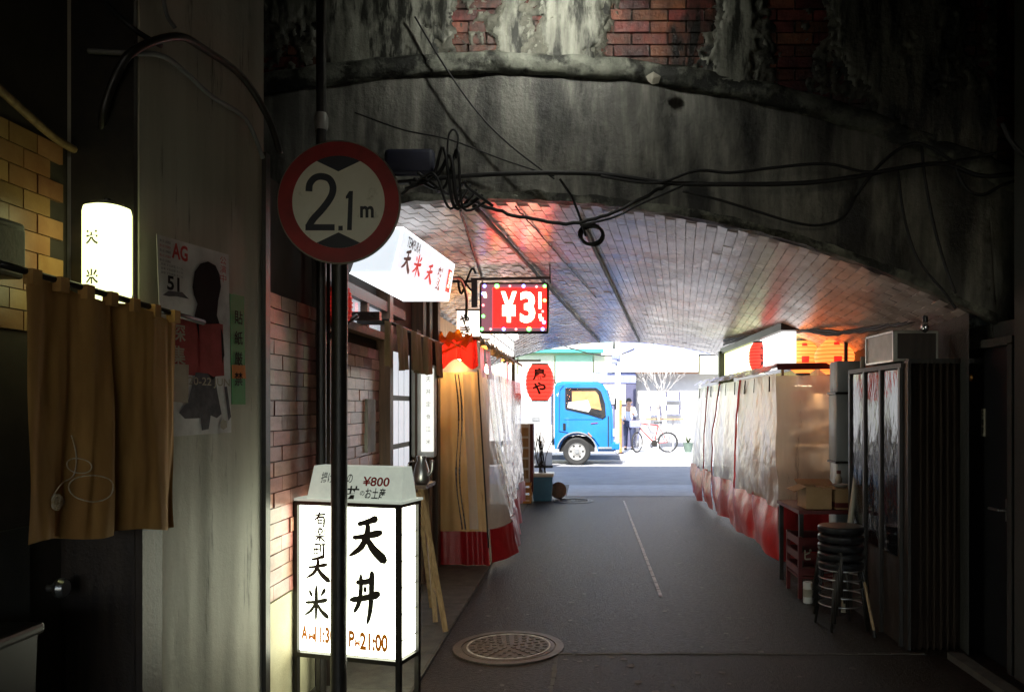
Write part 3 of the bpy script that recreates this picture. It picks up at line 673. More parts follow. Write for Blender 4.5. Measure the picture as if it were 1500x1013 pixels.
# red glowing lantern by the posts
def lantern(name, label, c, r, h, m, text=None, group=None, tm='ink', ang=-90, ribs=9, flat=1.0, sq=.42):
    t = thing(name, label, 'lantern', c, group); c = Vector(c); prof = []
    n = ribs * 4
    for i in range(n + 1):
        u = i / n; z = -h / 2 + h * u; e = (abs(2 * u - 1)) ** (2.6 * flat); rr = r * (1 - sq * e) * (1 + .018 * math.cos(u * ribs * 2 * math.pi)); prof.append((rr, z))
    MB().lathe(prof, 36, c).build('paper_body', m, t, True)
    re = prof[0][0]
    for k in range(1, ribs):
        u = k / ribs; z = -h / 2 + h * u; rr = r * (1 - sq * abs(2 * u - 1) ** (2.6 * flat)) * 1.018
        MB().lathe([(rr, z - .0035), (rr + .004, z), (rr, z + .0035)], 36, c, caps=False).build('rib', 'rib_orange' if 'orange' in m else 'rib_red', t, True)
    MB().lathe([(re * 1.0, -h / 2 - .018), (re * 1.03, -h / 2 - .018), (re * 1.03, -h / 2 + .004), (re, -h / 2 + .004)], 24, c).build('bottom_ring', 'black_plastic', t)
    MB().lathe([(re * 1.0, h / 2 - .004), (re * 1.03, h / 2 - .004), (re * 1.03, h / 2 + .018), (re * .2, h / 2 + .02)], 24, c).build('top_ring', 'black_plastic', t)
    MB().tube([c + Vector((0, 0, h / 2 + .02)), c + Vector((0, 0, h / 2 + .10))], .004, 6).build('hanger', 'black_metal', t)
    if text:
        k = len(text)
        def bend(zc):
            def f(x, y):
                z = zc + y; u = max(0, min(1, (z + h / 2) / h)); rr = r * (1 - sq * abs(2 * u - 1) ** (2.6 * flat)) * 1.03 + .002; a = R(ang) + x / rr
                return c + Vector((rr * math.cos(a), rr * math.sin(a), z))
            return f
        for i, s in enumerate(text):
            hh = h * .78 / k; lettering(s, tm, t, 0, 0, 0, min(hh * 1.05, r * .95), hh * .86, .03, bend=bend(h * .36 - hh * (i + .35)))
    return t
lantern('red_lantern', 'small red lantern glowing behind the sign pole', P(499, 446, 4.42), .062, .22, 'red_dim')

# projecting light box: TEMPURA
tb = thing('light_box_sign', 'white projecting light box with dark Latin word and red brush characters', 'shop sign', (-1.3, 5.4, 2.35))
YN0, YF0 = 4.80, 6.05
bxm = MB()
def tpt(x, y, z): return Vector((x, y, z))
c8 = [tpt(-1.43, YN0, 2.352), tpt(-1.172, YN0, 2.352), tpt(-1.055, YF0, 2.352), tpt(-1.40, YF0, 2.352), tpt(-1.33, YN0, 2.625), tpt(-1.108, YN0, 2.625), tpt(-1.01, YF0, 2.625), tpt(-1.33, YF0, 2.625)]
bxm.add(c8, [(4, 5, 6, 7), (0, 1, 5, 4), (1, 2, 6, 5), (2, 3, 7, 6), (3, 0, 4, 7)]); bxm.build('casing', 'tempura_glow', tb)
MB().add([p + Vector((0, 0, -.002)) for p in c8[:4]], [(0, 1, 2, 3)]).build('bottom_panel', 'tempura_bottom', tb)
for (i, j) in ((0, 1), (1, 2), (2, 3), (1, 5), (5, 6), (4, 5), (2, 6)): MB().bar(c8[i], c8[j], .008).build('edge_trim', 'tempura_bottom', tb)
fr_ = (c8[2] - c8[1]).normalized(); fu = (c8[5] - c8[1]).normalized(); fnn = fr_.cross(fu).normalized()
def onb(u, v): return c8[1] + (c8[2] - c8[1]) * u + (c8[5] - c8[1] + (c8[6] - c8[2] - c8[5] + c8[1]) * u) * v + fnn * .006
lettering('TEMPURA', 'navy', tb, onb(.20, .80), fr_, fu, .26, .062, .012)
for s, u, m, hh in (('天', .14, 'navy', .15), ('米', .31, 'red_ink', .15), ('天', .53, 'red_ink', .14), ('麩', .73, 'maroon', .16)):
    if s == '天': brush(TEN, m, tb, onb(u, .40), fr_, fu, .16, hh, wk=1.5)
    elif s == '米': brush(KOME, m, tb, onb(u, .42), fr_, fu, .16, hh, wk=1.5)
    else: lettering(s, m, tb, onb(u, .42), fr_, fu, .13, hh, .02)
sl_ = MB().add([onb(.885, .2), onb(.975, .2), onb(.975, .80), onb(.885, .80)], [(0, 1, 2, 3)]).build('red_seal', 'red_ink', tb)
lettering('江戸前', 'led_digit', tb, onb(.93, .5) + fnn * .003, fu * -1, fr_, .14, .05, .02)
MB().tube(smooth_path([c8[6] + Vector((-.03, .02, -.1)), Vector((-1.0, 6.3, 2.55)), Vector((-1.0, 6.6, 2.45)), Vector((-1.05, 6.9, 2.3))]), .012).build('bracket', 'black_metal', tb, True)

# short brown strip curtain
sn = thing('strip_curtain', 'short brown strip curtain over the lattice door', 'curtain', (-1.3, 6, 1.8))
MB().tube([(-1.30, 4.80, 2.10), (-1.28, 7.05, 2.10)], .011).build('rod', 'black_metal', sn, True)
MB().bar((-1.5, 4.86, 2.10), (-1.26, 4.86, 2.10), .05).build('bracket', 'black_metal', sn)
MB().bar((-1.5, 5.1, 2.09), (-1.26, 5.1, 2.09), .035).build('bracket', 'black_metal', sn)
for k in range(9):
    y0 = 5.02 + k * .222
    def sp(u, v, y0=y0, k=k):
        return (-1.29 + .035 * math.sin(u * 3.14 + .4) + .02 * math.sin(u * 9 + k) * v + .02 * (k % 2), y0 + .215 * u + .02 * math.sin(k * 2.1) * v, 2.09 - (.285 + .01 * math.sin(k * 1.7)) * v)
    MB().grid(sp, 10, 10).build('strip', 'strip_cloth', sn, True)

# tall white menu sign
ms = thing('menu_sign', 'tall narrow white menu sign mounted beside the vinyl curtain', 'sign', (-1.42, 7.0, 1.1))
MB().bbox((-1.385, 6.76, 1.51), (.205, .09, .78), .02).build('case', 'white_plastic', ms, 40)
MB().bbox((-1.345, 6.71, 1.52), (.105, .02, .70), .006).build('panel', 'panel_glow', ms)
for k, s in enumerate(('天', '丼', '定', '食', '江', '米')): lettering(s, 'truck_grey', ms, (-1.335, 6.698, 1.78 - k * .105), FX, FZ, .04, .042, .0)

# lit floor sign box
ls = thing('standing_light_box', 'lit floor-standing sign box with black brush characters behind the round sign pole', 'sign', (-1.15, 4.05, 0))
FYB = 3.95; L0, L1 = (427 - VX) * FYB / F, (603 - VX) * FYB / F; Z0, Z1 = .30, 1.065; DB = .19
slp = .02                                                     # hangs a little out of true
MB().box(((L0 + L1) / 2, FYB + DB / 2, (Z0 + Z1) / 2), (L1 - L0 - .03, DB - .02, Z1 - Z0 - .03)).build('lit_body', 'box_glow', ls)
for x in (L0 + .009, L1 - .009):
    for y in (FYB, FYB + DB): MB().bar((x, y, 0), (x, y, Z1 + .006), .024).build('leg', 'black_metal', ls)
for z in (Z0, Z1):
    for y in (FYB, FYB + DB): MB().bar((L0, y, z), (L1, y, z), .026, .022).build('rail', 'black_metal', ls)
    for x in (L0 + .009, L1 - .009): MB().bar((x, FYB, z), (x, FYB + DB, z), .02).build('rail', 'black_metal', ls)
for k in range(5): MB().box((L1 - .012, FYB + DB / 2, Z0 + .1 + k * .13), (.006, DB - .03, .004)).build('side_wire', 'black_metal', ls)
MB().box(((L0 + L1) / 2, FYB + DB / 2, Z1 + .016), (L1 - L0 + .03, DB + .03, .012)).build('top_plate', 'box_glow_dim', ls)
FR = FYB - .004
def fp_(px, py): return P(px, py, FR + .002) 
brush(TEN, 'ink', ls, fp_(549, 788), FX, FZ, .215, .235, wk=1.45); brush(DON, 'ink', ls, fp_(546, 872), FX, FZ, .175, .26, wk=1.4)
brush(TEN, 'ink', ls, fp_(466, 835), FX, FZ, .145, .14, wk=1.3); brush(KOME, 'ink', ls, fp_(464, 887), FX, FZ, .145, .18, wk=1.3)
for k, st in enumerate((YUU, RAKU, MACHI)): brush(st, 'ink', ls, fp_(470, 762 + k * 23), FX, FZ, .076, .074, wk=1.35)
for s, x0, x1, y0, y1 in (('A', 438, 449, 922, 942), ('M', 451, 460, 933, 941), ('11:30', 462, 494, 922, 944), ('P', 519, 528, 924, 946), ('M', 529, 537, 936, 945), ('21:00', 539, 581, 925, 949)):
    a = fp_(x0, y0); b = fp_(x1, y1); lettering(s, 'orange_ink', ls, (a + b) / 2, FX, FZ, abs(b.x - a.x) * 1.1, abs(a.z - b.z) * 1.1, .045)
tp = MB(); tx0, tx1 = P(449, 700, FYB).x, P(600, 700, FYB).x
tp.add([(tx0 - .012, FYB + .01, Z1 + .022), (tx1 + .012, FYB + .01, Z1 + .022), (tx1 + .012, FYB + .16, Z1 + .022), (tx0 - .012, FYB + .16, Z1 + .022),
        (tx0 + .01, FYB + .04, Z1 + .185), (tx1 - .0, FYB + .04, Z1 + .185), (tx1 - .0, FYB + .13, Z1 + .185), (tx0 + .01, FYB + .13, Z1 + .185)],
       [(0, 3, 2, 1), (4, 5, 6, 7), (0, 1, 5, 4), (1, 2, 6, 5), (2, 3, 7, 6), (3, 0, 4, 7)])
tpo = thing('top_sign', 'small white price sign standing on top of the lit sign box', 'sign', ((tx0 + tx1) / 2, FYB + .08, Z1 + .022)); tp.build('case', 'box_glow_dim', tpo)
tu = Vector((0, .03, .163)).normalized()
def tp_(px, py): 
    z = EYE - (py - VY) * (FYB + .02) / F; y = FYB + .01 + .03 * (z - Z1 - .022) / .163 - .004; return P(px, py, y)
for s, x0, x1, y0, y1, m, b_ in (('揚げたての', 470, 522, 692, 708, 'ink', .008), ('¥800', 540, 583, 697, 711, 'price_red', .022), ('天丼', 492, 534, 711, 731, 'ink', .022), ('の', 536, 543, 718, 725, 'ink', .01), ('お土産', 545, 577, 713, 730, 'ink', .015)):
    a = tp_(x0, y0); b = tp_(x1, y1); lettering(s, m, tpo, (a + b) / 2, FX, tu, abs(b.x - a.x), abs(a.z - b.z), b_, shear=.08)

ang_ = R(-16); piv = Vector(ls.location)                     # the box is turned a little towards the pillar
ls.rotation_euler.z = ang_; tpo.location = piv + Matrix.Rotation(ang_, 3, 'Z') @ (Vector(tpo.location) - piv); tpo.rotation_euler.z = ang_

# round height-limit sign on its pole
hs = thing('height_limit_sign', 'round red-rimmed 2.1 m height limit sign on a black pole', 'road sign', (-1.15, 3.7, 0))
YS = 3.66; c0 = P(496, 296, YS); RS = .285; tilt = Matrix.Rotation(R(0), 3, 'Z')
MB().tube([(-1.158, 3.71, -.02), (-1.150, 3.71, 2.75)], .037, 16).build('pole', 'black_metal', hs, 30)
Mf = Matrix.Rotation(R(-90), 3, 'X') @ Matrix.Identity(3)
Mf = Matrix.Rotation(R(90), 3, 'X')
MB().lathe([(RS - .006, 0), (RS, .003), (RS, .009), (RS - .006, .012)], 64, c0 + Vector((0, .012, 0)), Mf).build('plate', 'sign_rim', hs)
def disc(r0, r1, n=72):
    mb = MB(); off = Vector((0, -.0025, 0))
    for k in range(n + 1):
        a = 2 * math.pi * k / n
        for r in (r0, r1): mb.v.append(c0 + off + Vector((math.cos(a) * r, 0, math.sin(a) * r)))
    for k in range(n): mb.f.append((2 * k, 2 * k + 1, 2 * k + 3, 2 * k + 2))
    return mb
disc(RS * .745, RS * .975).build('red_ring', 'sign_red', hs); disc(.001, RS * .745).build('white_field', 'sign_white', hs)
for s in (1, -1):
    pts = [(math.cos(R(t)) * .744, math.sin(R(t)) * .744) for t in range(118, 61, -4)] + [(0, .49)]
    MB().add([c0 + Vector((x * RS, -.0032, s * y * RS)) for x, y in pts], [tuple(range(len(pts)))]).build('triangle', 'navy', hs)
def sgn_path(pts, wv, name):
    ps = smooth_path([Vector((x, y, 0)) for x, y in pts], 5); mb = MB()
    for i, p in enumerate(ps):
        d = (ps[min(i + 1, len(ps) - 1)] - ps[max(i - 1, 0)]).normalized(); nn2 = Vector((-d.y, d.x))
        for e in (1, -1): mb.v.append(c0 + Vector(((p.x + nn2.x * wv * e / 2) * RS, -.0035, (p.y + nn2.y * wv * e / 2) * RS)))
    for i in range(len(ps) - 1): mb.f.append((2 * i, 2 * i + 1, 2 * i + 3, 2 * i + 2))
    return mb.build(name, 'navy', hs)
sgn_path([(-.475, .17), (-.46, .29), (-.38, .385), (-.27, .41), (-.15, .37), (-.09, .26), (-.10, .13), (-.17, .0), (-.28, -.14), (-.40, -.27), (-.46, -.36), (-.475, -.40)], .11, 'numeral_two')
MB().add([c0 + Vector((x * RS, -.0038, y * RS)) for x, y in ((-.53, -.46), (-.06, -.46), (-.06, -.36), (-.53, -.36))], [(0, 1, 2, 3)]).build('numeral_two_foot', 'navy', hs)
MB().add([c0 + Vector((x * RS, -.0035, y * RS)) for x, y in ((.0, -.46), (.07, -.46), (.07, -.385), (.0, -.385))], [(0, 1, 2, 3)]).build('decimal_point', 'navy', hs)
MB().add([c0 + Vector((x * RS, -.0035, y * RS)) for x, y in ((.14, -.455), (.215, -.455), (.235, .175), (.175, .175), (.12, .09), (.12, .05), (.16, .06))], [tuple(range(7))]).build('numeral_one', 'navy', hs)
lettering('m', 'navy', hs, c0 + Vector((.46 * RS, -.0035, -.16 * RS)), FX, FZ, .22 * RS, .19 * RS, .03)
for z in (-.14, .14): MB().box(c0 + Vector((0, .03, z)), (.12, .02, .03)).build('clamp', 'galvanised', hs)
# older post and conduits behind it
pp = thing('conduit_post', 'dark post with conduits between tile panels behind the sign', 'post', (-1.42, 4.25, 0))
MB().tube([(-1.415, 4.24, 0), (-1.415, 4.24, 3.0), (-1.415, 4.24, 4.8)], .026, 12).build('pipe', 'black_metal', pp, 30)
MB().tube(smooth_path([(-1.44, 4.34, 0), (-1.44, 4.34, 1.7), (-1.43, 4.36, 1.9), (-1.34, 4.40, 2.0), (-1.30, 4.5, 2.06)]), .014, 8).build('conduit', 'black_metal', pp, True)
MB().tube([(-1.465, 4.42, 0), (-1.465, 4.42, 2.4)], .007, 8).build('conduit', 'galvanised', pp, True)
MB().lathe([(.030, 0), (.036, .02), (.036, .07), (.028, .09)], 16, (-1.415, 4.24, 3.02)).build('joint', 'galvanised', pp, 30)

# folding wooden stand and kettle
es = thing('wooden_stand', 'folded wooden stand with splayed legs right of the lit sign box', 'stand', (-1.05, 5.5, 0))
for a, b in (((-1.17, 5.60, .98), (-.955, 5.38, .03)), ((-1.19, 5.85, .98), (-1.07, 5.62, .03)), ((-1.19, 5.62, .95), (-1.18, 6.05, .03)), ((-1.21, 5.86, .95), (-1.22, 6.28, .03))):
    MB().bar(a, b, .03, .022).build('leg', 'pale_wood', es)
MB().bar((-1.07, 5.5, .52), (-1.13, 5.74, .52), .02).build('rung', 'pale_wood', es); MB().bar((-1.01, 5.44, .25), (-1.09, 5.68, .25), .02).build('rung', 'pale_wood', es)
MB().box((-1.19, 5.74, .985), (.13, .34, .025)).build('top_board', 'brown_wood', es)
kt = thing('metal_jug', 'shiny metal jug on the wooden stand', 'jug', (-1.19, 5.70, 1.0))
MB().lathe([(.04, .0), (.055, .02), (.058, .07), (.045, .13), (.03, .17), (.036, .2), (.028, .2), (.01, .18)], 24, (-1.18, 5.68, .998)).build('body', 'steel', kt, 40)
MB().tube(smooth_path([(-1.125, 5.66, 1.06), (-1.10, 5.65, 1.10), (-1.095, 5.645, 1.17)]), [.014] * 12 + [.009], 8).build('spout', 'steel', kt, True)
MB().tube(smooth_path([(-1.24, 5.70, 1.16), (-1.28, 5.71, 1.14), (-1.27, 5.71, 1.06), (-1.235, 5.70, 1.04)]), .006, 6).build('handle', 'steel', kt, True)

# ------------------------------------------------------------------ left: vinyl curtained stall
lst = thing('curtained_stall', 'stall wrapped in amber clear vinyl with dark red hem left of the lane', 'stall', (-1.2, 9, 0))
def fold(u, v, k, a): return a * (math.sin(u * k + 1.3 * math.sin(v * 2)) + .5 * math.sin(u * k * 2.3 + v)) * (.5 + .5 * v)
def front(u, v):                                              # front panel: near end of the stall, facing the camera
    xt = -1.50 + .43 * u; xb = -1.47 + .54 * u; x = xt + (xb - xt) * v
    return (x, 7.74 - .02 * v + fold(u, v, 16, .014) - .05 * v * u, 2.16 - 2.135 * v)
def side(u, v):                                               # side along the lane
    y = 7.72 + 5.0 * u; xt = -1.06; xb = (-.93 + .23 * math.sin(min(1, u / .07) * 1.57)) - .30 * max(0, min(1, (u - .05) * 1.6)); e = v ** 1.3
    return (xt + (xb - xt) * e + (fold(u, v, 42, .022) + .03 * noise.fractal(Vector((u * 16, v * 3, 3)), 1, 2, 4)) * (.4 + v) * min(1, u * 25), y + .0 * v, 2.17 - (2.13 - .06 * abs(math.sin(u * 9))) * v)
fp1 = MB().grid(lambda u, v: front(u, .13 + .72 * v), 40, 40).build('front_panel', 'vinyl_amber', lst, True)
MB().grid(lambda u, v: (front(u, .02 + .13 * v)[0], front(u, .1)[1] - .03 - .02 * math.sin(u * 21) * v, 2.20 - (.24 + .05 * math.sin(u * 9)) * v), 40, 8).build('valance', 'red_tarp', lst, True)
MB().grid(lambda u, v: (lambda p: (p[0], p[1] - .012 + .01 * math.sin(u * 30), p[2]))(front(u, .85 + .15 * v)), 40, 8).build('hem', 'red_vinyl', lst, True)
for (u0, u1) in ((0, .10), (.105, .26), (.265, .55), (.555, 1.0)):
    MB().grid(lambda u, v: side(u0 + (u1 - u0) * u, .12 + .73 * v), 40, 36).build('side_panel', 'vinyl_clear', lst, True)
    MB().grid(lambda u, v: (lambda p: (p[0] + .012, p[1], p[2]))(side(u0 + (u1 - u0) * u, .85 + .15 * v)), 40, 8).build('hem', 'red_vinyl', lst, True)
for (u0, u1) in ((.0, .045), (.10, .15), (.21, .24), (.33, .37), (.5, .54)):
    MB().grid(lambda u, v: (lambda p: (p[0] + .02, p[1], p[2]))(side(u0 + (u1 - u0) * u, .02 + .14 * v)), 10, 8).build('valance_strip', 'red_tarp', lst, True)
zp = [front(.52 + .05 * math.sin(k * .35), .14 + .70 * k / 20) for k in range(21)]
zm = MB()
for k in range(20):
    a, b = Vector(zp[k]) + Vector((0, -.022, 0)), Vector(zp[k + 1]) + Vector((0, -.022, 0)); zm.bar(a + Vector((-.016, 0, 0)), b + Vector((-.016, 0, 0)), .016, .006); zm.bar(a + Vector((.016, 0, 0)), b + Vector((.016, 0, 0)), .016, .006)
zm.build('zip', 'zip', lst)
MB().grid(lambda u, v: (lambda p: (p[0], p[1] - .012, p[2]))(front(.66 + .16 * u, .14 + .70 * v)), 6, 30).build('cream_strip', 'vinyl_milky', lst, True)
MB().tube([Vector(front(.98, .12 + k * .05)) + Vector((.006, -.02, 0)) for k in range(17)], .008, 6).build('corner_cord', 'black_rubber', lst)
MB().tube([(-1.5, 7.76, 2.2), (-1.05, 7.72, 2.2), (-1.04, 12.7, 2.2)], .018, 8).build('top_rail', 'pale_wood', lst)
oc = MB()
oc.grid(lambda u, v: (-1.50 + .40 * u, 7.64 + .04 * math.sin(u * 11 + v * 3), 2.255 - .10 * v + .028 * math.sin(u * 13) + .02 * math.sin(u * 31 + v * 4)), 40, 6)
oc.grid(lambda u, v: (-1.37 + .22 * u, 7.60 - .02 * v, 2.22 - .13 * u * (1 if v < .5 else .8) - .035 * v), 12, 3); oc.grid(lambda u, v: (-1.40 + .24 * u, 7.595, 2.07 + .11 * u - .03 * v), 12, 3)
oc.build('bundled_cloth', 'orange_tarp', lst, True)
oc = MB()
for k in range(4):
    oc.grid(lambda u, v, k=k: (-1.05 + .06 * math.sin(u * 9 + k) * v, 7.8 + k * .85 + .75 * u, 2.235 - .10 * v + .02 * math.sin(u * 19)), 20, 4)
oc.build('tie_cloth', 'pale_wood', lst, True)
# things inside, seen through the vinyl
sf2 = thing('stall_counter', 'pale counter with shelves inside the amber vinyl stall', 'counter', (-1.35, 8.6, 0))
MB().box((-1.40, 8.5, .95), (.28, 1.1, .04)).build('top', 'pale_wood', sf2); MB().box((-1.40, 8.5, .46), (.26, 1.06, .92)).build('body', 'cardboard', sf2)
for k in range(3): MB().box((-1.42, 8.15, 1.1 + .14 * k), (.2, .3, .12)).build('crate_box', 'cardboard', sf2)
MB().box((-1.58, 10.2, 1.25), (.05, 5.0, 2.5)).build('back_board', 'pale_wood', sf2)
for nm, c in (('front', (-1.27, 7.98, 2.06)), ('rear', (-1.28, 10.2, 2.02))):
    bu = thing('bulb_lamp', 'warm bulb glowing inside the amber stall, %s one' % nm, 'lamp', c)
    MB().lathe([(.004, -.05), (.03, -.03), (.036, 0), (.022, .04), (.016, .06)], 14, c).build('bulb', 'bulb_warm', bu, True)
    MB().lathe([(.018, .06), (.02, .10), (.004, .11)], 12, c).tube([Vector(c) + Vector((0, 0, .1)), Vector(c) + Vector((0, 0, .30))], .004, 6).build('socket', 'black_plastic', bu)

# LED price display
ld_ = thing('led_display', 'red LED price display with coloured dots hanging under the vault', 'display', (-.65, 7.0, 2.2))
YL = 7.0; lx0, lx1 = P(702, 0, YL).x, P(804, 0, YL).x; lz1, lz0 = P(0, 413, YL).z, P(0, 488, YL).z
MB().bbox(((lx0 + lx1) / 2, YL + .045, (lz0 + lz1) / 2), (lx1 - lx0, .09, lz1 - lz0), .02).build('case', 'black_plastic', ld_, 40)
xm = P(722, 0, YL).x
MB().add([(xm, YL - .004, lz0 + .05), (lx1 - .02, YL - .004, lz0 + .05), (lx1 - .02, YL - .004, lz1 - .05), (xm, YL - .004, lz1 - .05)], [(0, 1, 2, 3)]).build('lit_field', 'led_red', ld_)
MB().add([(lx0 + .02, YL - .003, lz0 + .02), (lx1 - .02, YL - .003, lz0 + .02), (lx1 - .02, YL - .003, lz1 - .02), (lx0 + .02, YL - .003, lz1 - .02)], [(0, 1, 2, 3)]).build('dark_field', 'led_dark', ld_)
def dl(s, x0, x1, y0, y1):
    a = P(x0, y0, YL); b = P(x1, y1, YL); lettering(s, 'led_digit', ld_, Vector(((a.x + b.x) / 2, YL - .009, (a.z + b.z) / 2)), FX, FZ, b.x - a.x, a.z - b.z, .035, name='numeral')
dl('¥', 734, 757, 427, 472); dl('3', 762, 784, 427, 473)
for (x0, y0, x1, y1) in ((789, 428, 793, 452), (789, 460, 793, 466), (791, 465, 796, 470), (707, 428, 712, 432), (709, 431, 713, 436)):
    a, b = P(x0, y0, YL), P(x1, y1, YL); MB().box(((a.x + b.x) / 2, YL - .009, (a.z + b.z) / 2), (b.x - a.x, .003, a.z - b.z)).build('numeral_segment', 'led_digit', ld_)
dots = [(710, 419, 'b'), (728, 419, 'G'), (747, 419, 'r'), (767, 419, 'b'), (786, 420, 'r'), (798, 419, 'g'), (798, 440, 'g'), (795, 456, 'r'), (797, 472, 'b'),
        (708, 430, 'b'), (708, 447, 'r'), (708, 463, 'g'), (706, 482, 'g'), (719, 482, 'r'), (738, 482, 'b'), (756, 482, 'r'), (775, 482, 'G'), (795, 482, 'b')]
for x, y, k in dots:
    q = P(x, y, YL); q.y = YL - .008; r = .020 if k == 'G' else (.011 if k == 'r' else .015)
    MB().lathe([(.002, -r * .6), (r * .7, -r * .4), (r, 0)], 12, q, Matrix.Rotation(R(-90), 3, 'X')).build('led', {'b': 'dot_blue', 'g': 'dot_green', 'G': 'dot_green', 'r': 'dot_red'}[k], ld_, True)
MB().bar(P(690, 409, YL + .04), P(806, 407, YL + .04), .022).build('hanger_bar', 'black_metal', ld_); MB().bar(P(695, 409, YL + .04), P(695, 450, YL + .04), .05, .03).build('hanger_bar', 'black_metal', ld_)
MB().bar(P(806, 415, YL + .04), P(805, 345, YL + .04), .012).build('hanger_bar', 'black_metal', ld_)
MB().bar(P(695, 412, YL + .04), P(695, 412, YL + .04) + Vector((-.55, 0, 0)), .022).build('hanger_bar', 'black_metal', ld_)
MB().tube(smooth_path([P(690, 425, 7), P(672, 405, 6.9), P(676, 430, 7), P(690, 395, 7.05), P(697, 400, 7.05)]), .010, 6).build('cable', 'black_rubber', ld_, True)

# lit signs over the left stalls
def glow_box(name, label, cat, c, d, m, frame='black_metal'):
    t = thing(name, label, cat, (c[0], c[1], c[2] - d[2] / 2)); MB().bbox(c, d, .008).build('lit_body', m, t)
    for sy in (-1, 1):
        for sz in (-1, 1): MB().box((c[0], c[1] + sy * d[1] / 2, c[2] + sz * d[2] / 2), (d[0] + .02, .016, .016)).build('trim', frame, t)
    return t
g1 = glow_box('light_box_sign', 'small white lit sign with black characters left under the LED display', 'shop sign', (-1.22, 8.25, 2.40), (.24, .12, .28), 'white_glow')
lettering('や', 'ink', g1, (-1.26, 8.185, 2.44), FX, FZ, .10, .11, .04); lettering('き', 'ink', g1, (-1.25, 8.185, 2.33), FX, FZ, .10, .10, .04)
g2 = glow_box('light_box_sign', 'long white lit box with thin grid bars above the left vinyl curtain', 'shop sign', (-1.12, 9.9, 2.40), (.16, 2.9, .28), 'white_glow')
for k in range(9): MB().box((-1.037, 8.6 + k * .33, 2.40), (.006, .012, .27)).build('grid_bar', 'galvanised', g2)
for z in (2.33, 2.46): MB().box((-1.035, 9.9, z), (.006, 2.88, .010)).build('grid_bar', 'galvanised', g2)
MB().box((-1.12, 9.9, 2.64), (.05, .05, .22)).build('hanger', 'black_metal', g2)
bs = thing('bulb_string', 'string of three pale pink bulbs under the vault beyond the LED display', 'light string', (-.85, 10, 2.45))
bp_ = [(-.93, 9.2, 2.49), (-.93, 9.75, 2.47), (-.93, 10.3, 2.455)]
MB().tube([(-.93, 8.6, 2.56)] + [Vector(q) + Vector((0, 0, .055)) for q in bp_] + [(-.93, 11.2, 2.56)], .005, 6).build('wire', 'black_rubber', bs)
for q in bp_: MB().lathe([(.004, -.05), (.038, -.03), (.045, 0), (.03, .04), (.012, .055)], 14, q).build('bulb', 'bulb_pink', bs, True)
lantern('red_lantern', 'big round red paper lantern with black characters beside the blue truck', P(791, 560, 12.6), .225, .56, 'red_lantern', '鳥や', flat=.9)
bb = thing('bracket_arm', 'dark bracket holding the big red lantern', 'bracket', P(770, 528, 12.62))
MB().bar(P(744, 528, 12.64), P(792, 528, 12.62), .03).build('arm', 'black_metal', bb); MB().bar(P(752, 520, 12.64), P(752, 620, 12.64), .05).build('post', 'dark_wood', bb)
MB().bbox(P(757, 585, 12.6), (.14, .1, .2), .02).build('switch_case', 'brown_wood', bb)

# goods at the far left end
sh_ = thing('drawer_cabinet', 'white drawer cabinet past the vinyl curtain', 'cabinet', (-1.12, 12.95, .3))
c_ = P(767, 661, 12.95)
MB().box((-1.06, 13.0, .80), (.26, .32, .94)).build('case', 'white_plastic', sh_)
for k in range(5): MB().bbox((-1.04, 12.835, .46 + k * .17), (.19, .02, .135), .006).build('drawer', 'pale_wood' if k < 2 else 'cardboard', sh_)
MB().box((-.90, 13.08, .72), (.05, .3, 1.1)).build('side_board', 'maroon', sh_)
yc = thing('crate', 'yellow plastic crate under the white drawer cabinet', 'crate', (-1.05, 12.95, 0))
ym = MB().box((-1.05, 12.95, .02), (.30, .36, .04))
for z in (.07, .19, .30):
    for sx in (-1, 1): ym.box((-1.05 + sx * .145, 12.95, z), (.015, .36, .045))
    for sy in (-1, 1): ym.box((-1.05, 12.95 + sy * .172, z), (.28, .015, .045))
for sx in (-1, 1):
    for sy in (-1, 1): ym.box((-1.05 + sx * .139, 12.95 + sy * .166, .16), (.028, .03, .32))
ym.build('crate_body', 'yellow_plastic', yc)
bc = thing('bucket', 'square blue plastic bucket with pale rim by the lane', 'bucket', (-.73, 13.15, 0))
MB().box((-.735, 13.2, .20), (.34, .34, .40), taper=.86).build('body', 'blue_plastic', bc); MB().bbox((-.735, 13.2, .425), (.38, .38, .06), .015).build('rim', 'white_plastic', bc)
br = thing('branch_bundle', 'bundle of bare dark sticks standing in the blue bucket', 'branches', (-.73, 13.2, .4))
for k in range(14):
    a = random.random() * 6.28; r0 = .08 * random.random(); p1 = Vector((-.735 + r0 * math.cos(a), 13.2 + r0 * math.sin(a), .44)); p2 = p1 + Vector((random.gauss(-.02, .06), random.gauss(0, .05), random.uniform(.5, .85)))
    MB().tube(smooth_path([p1, (p1 + p2) / 2 + Vector((random.gauss(0, .03), 0, 0)), p2], 3), .007, 5).build('stick', 'dark_wood', br)
wb = thing('white_board', 'white sign board standing on the street beyond the blue bucket', 'board', (-1.1, 20.2, 0))
MB().box((-1.10, 20.2, .56), (.42, .03, 1.04)).build('panel', 'facade_white', wb); MB().box((-1.10, 20.22, .03), (.46, .3, .06)).build('foot', 'black_metal', wb)
wh = thing('hose_reel', 'small brown hose reel on the floor right of the blue bucket', 'reel', (-.47, 13.3, 0))
MB().lathe([(.05, -.05), (.135, -.05), (.135, -.035), (.07, -.03), (.07, .03), (.135, .035), (.135, .05), (.05, .05)], 24, (-.48, 13.35, .145), Matrix.Rotation(R(75), 3, 'X')).build('drum', 'brown_wood', wh, 30)
MB().tube(smooth_path([(-.48, 13.3, .02), (-.35, 13.2, .012), (-.2, 13.25, .012), (0, 13.15, .012)]), .010, 6).build('hose', 'black_rubber', wh, True)

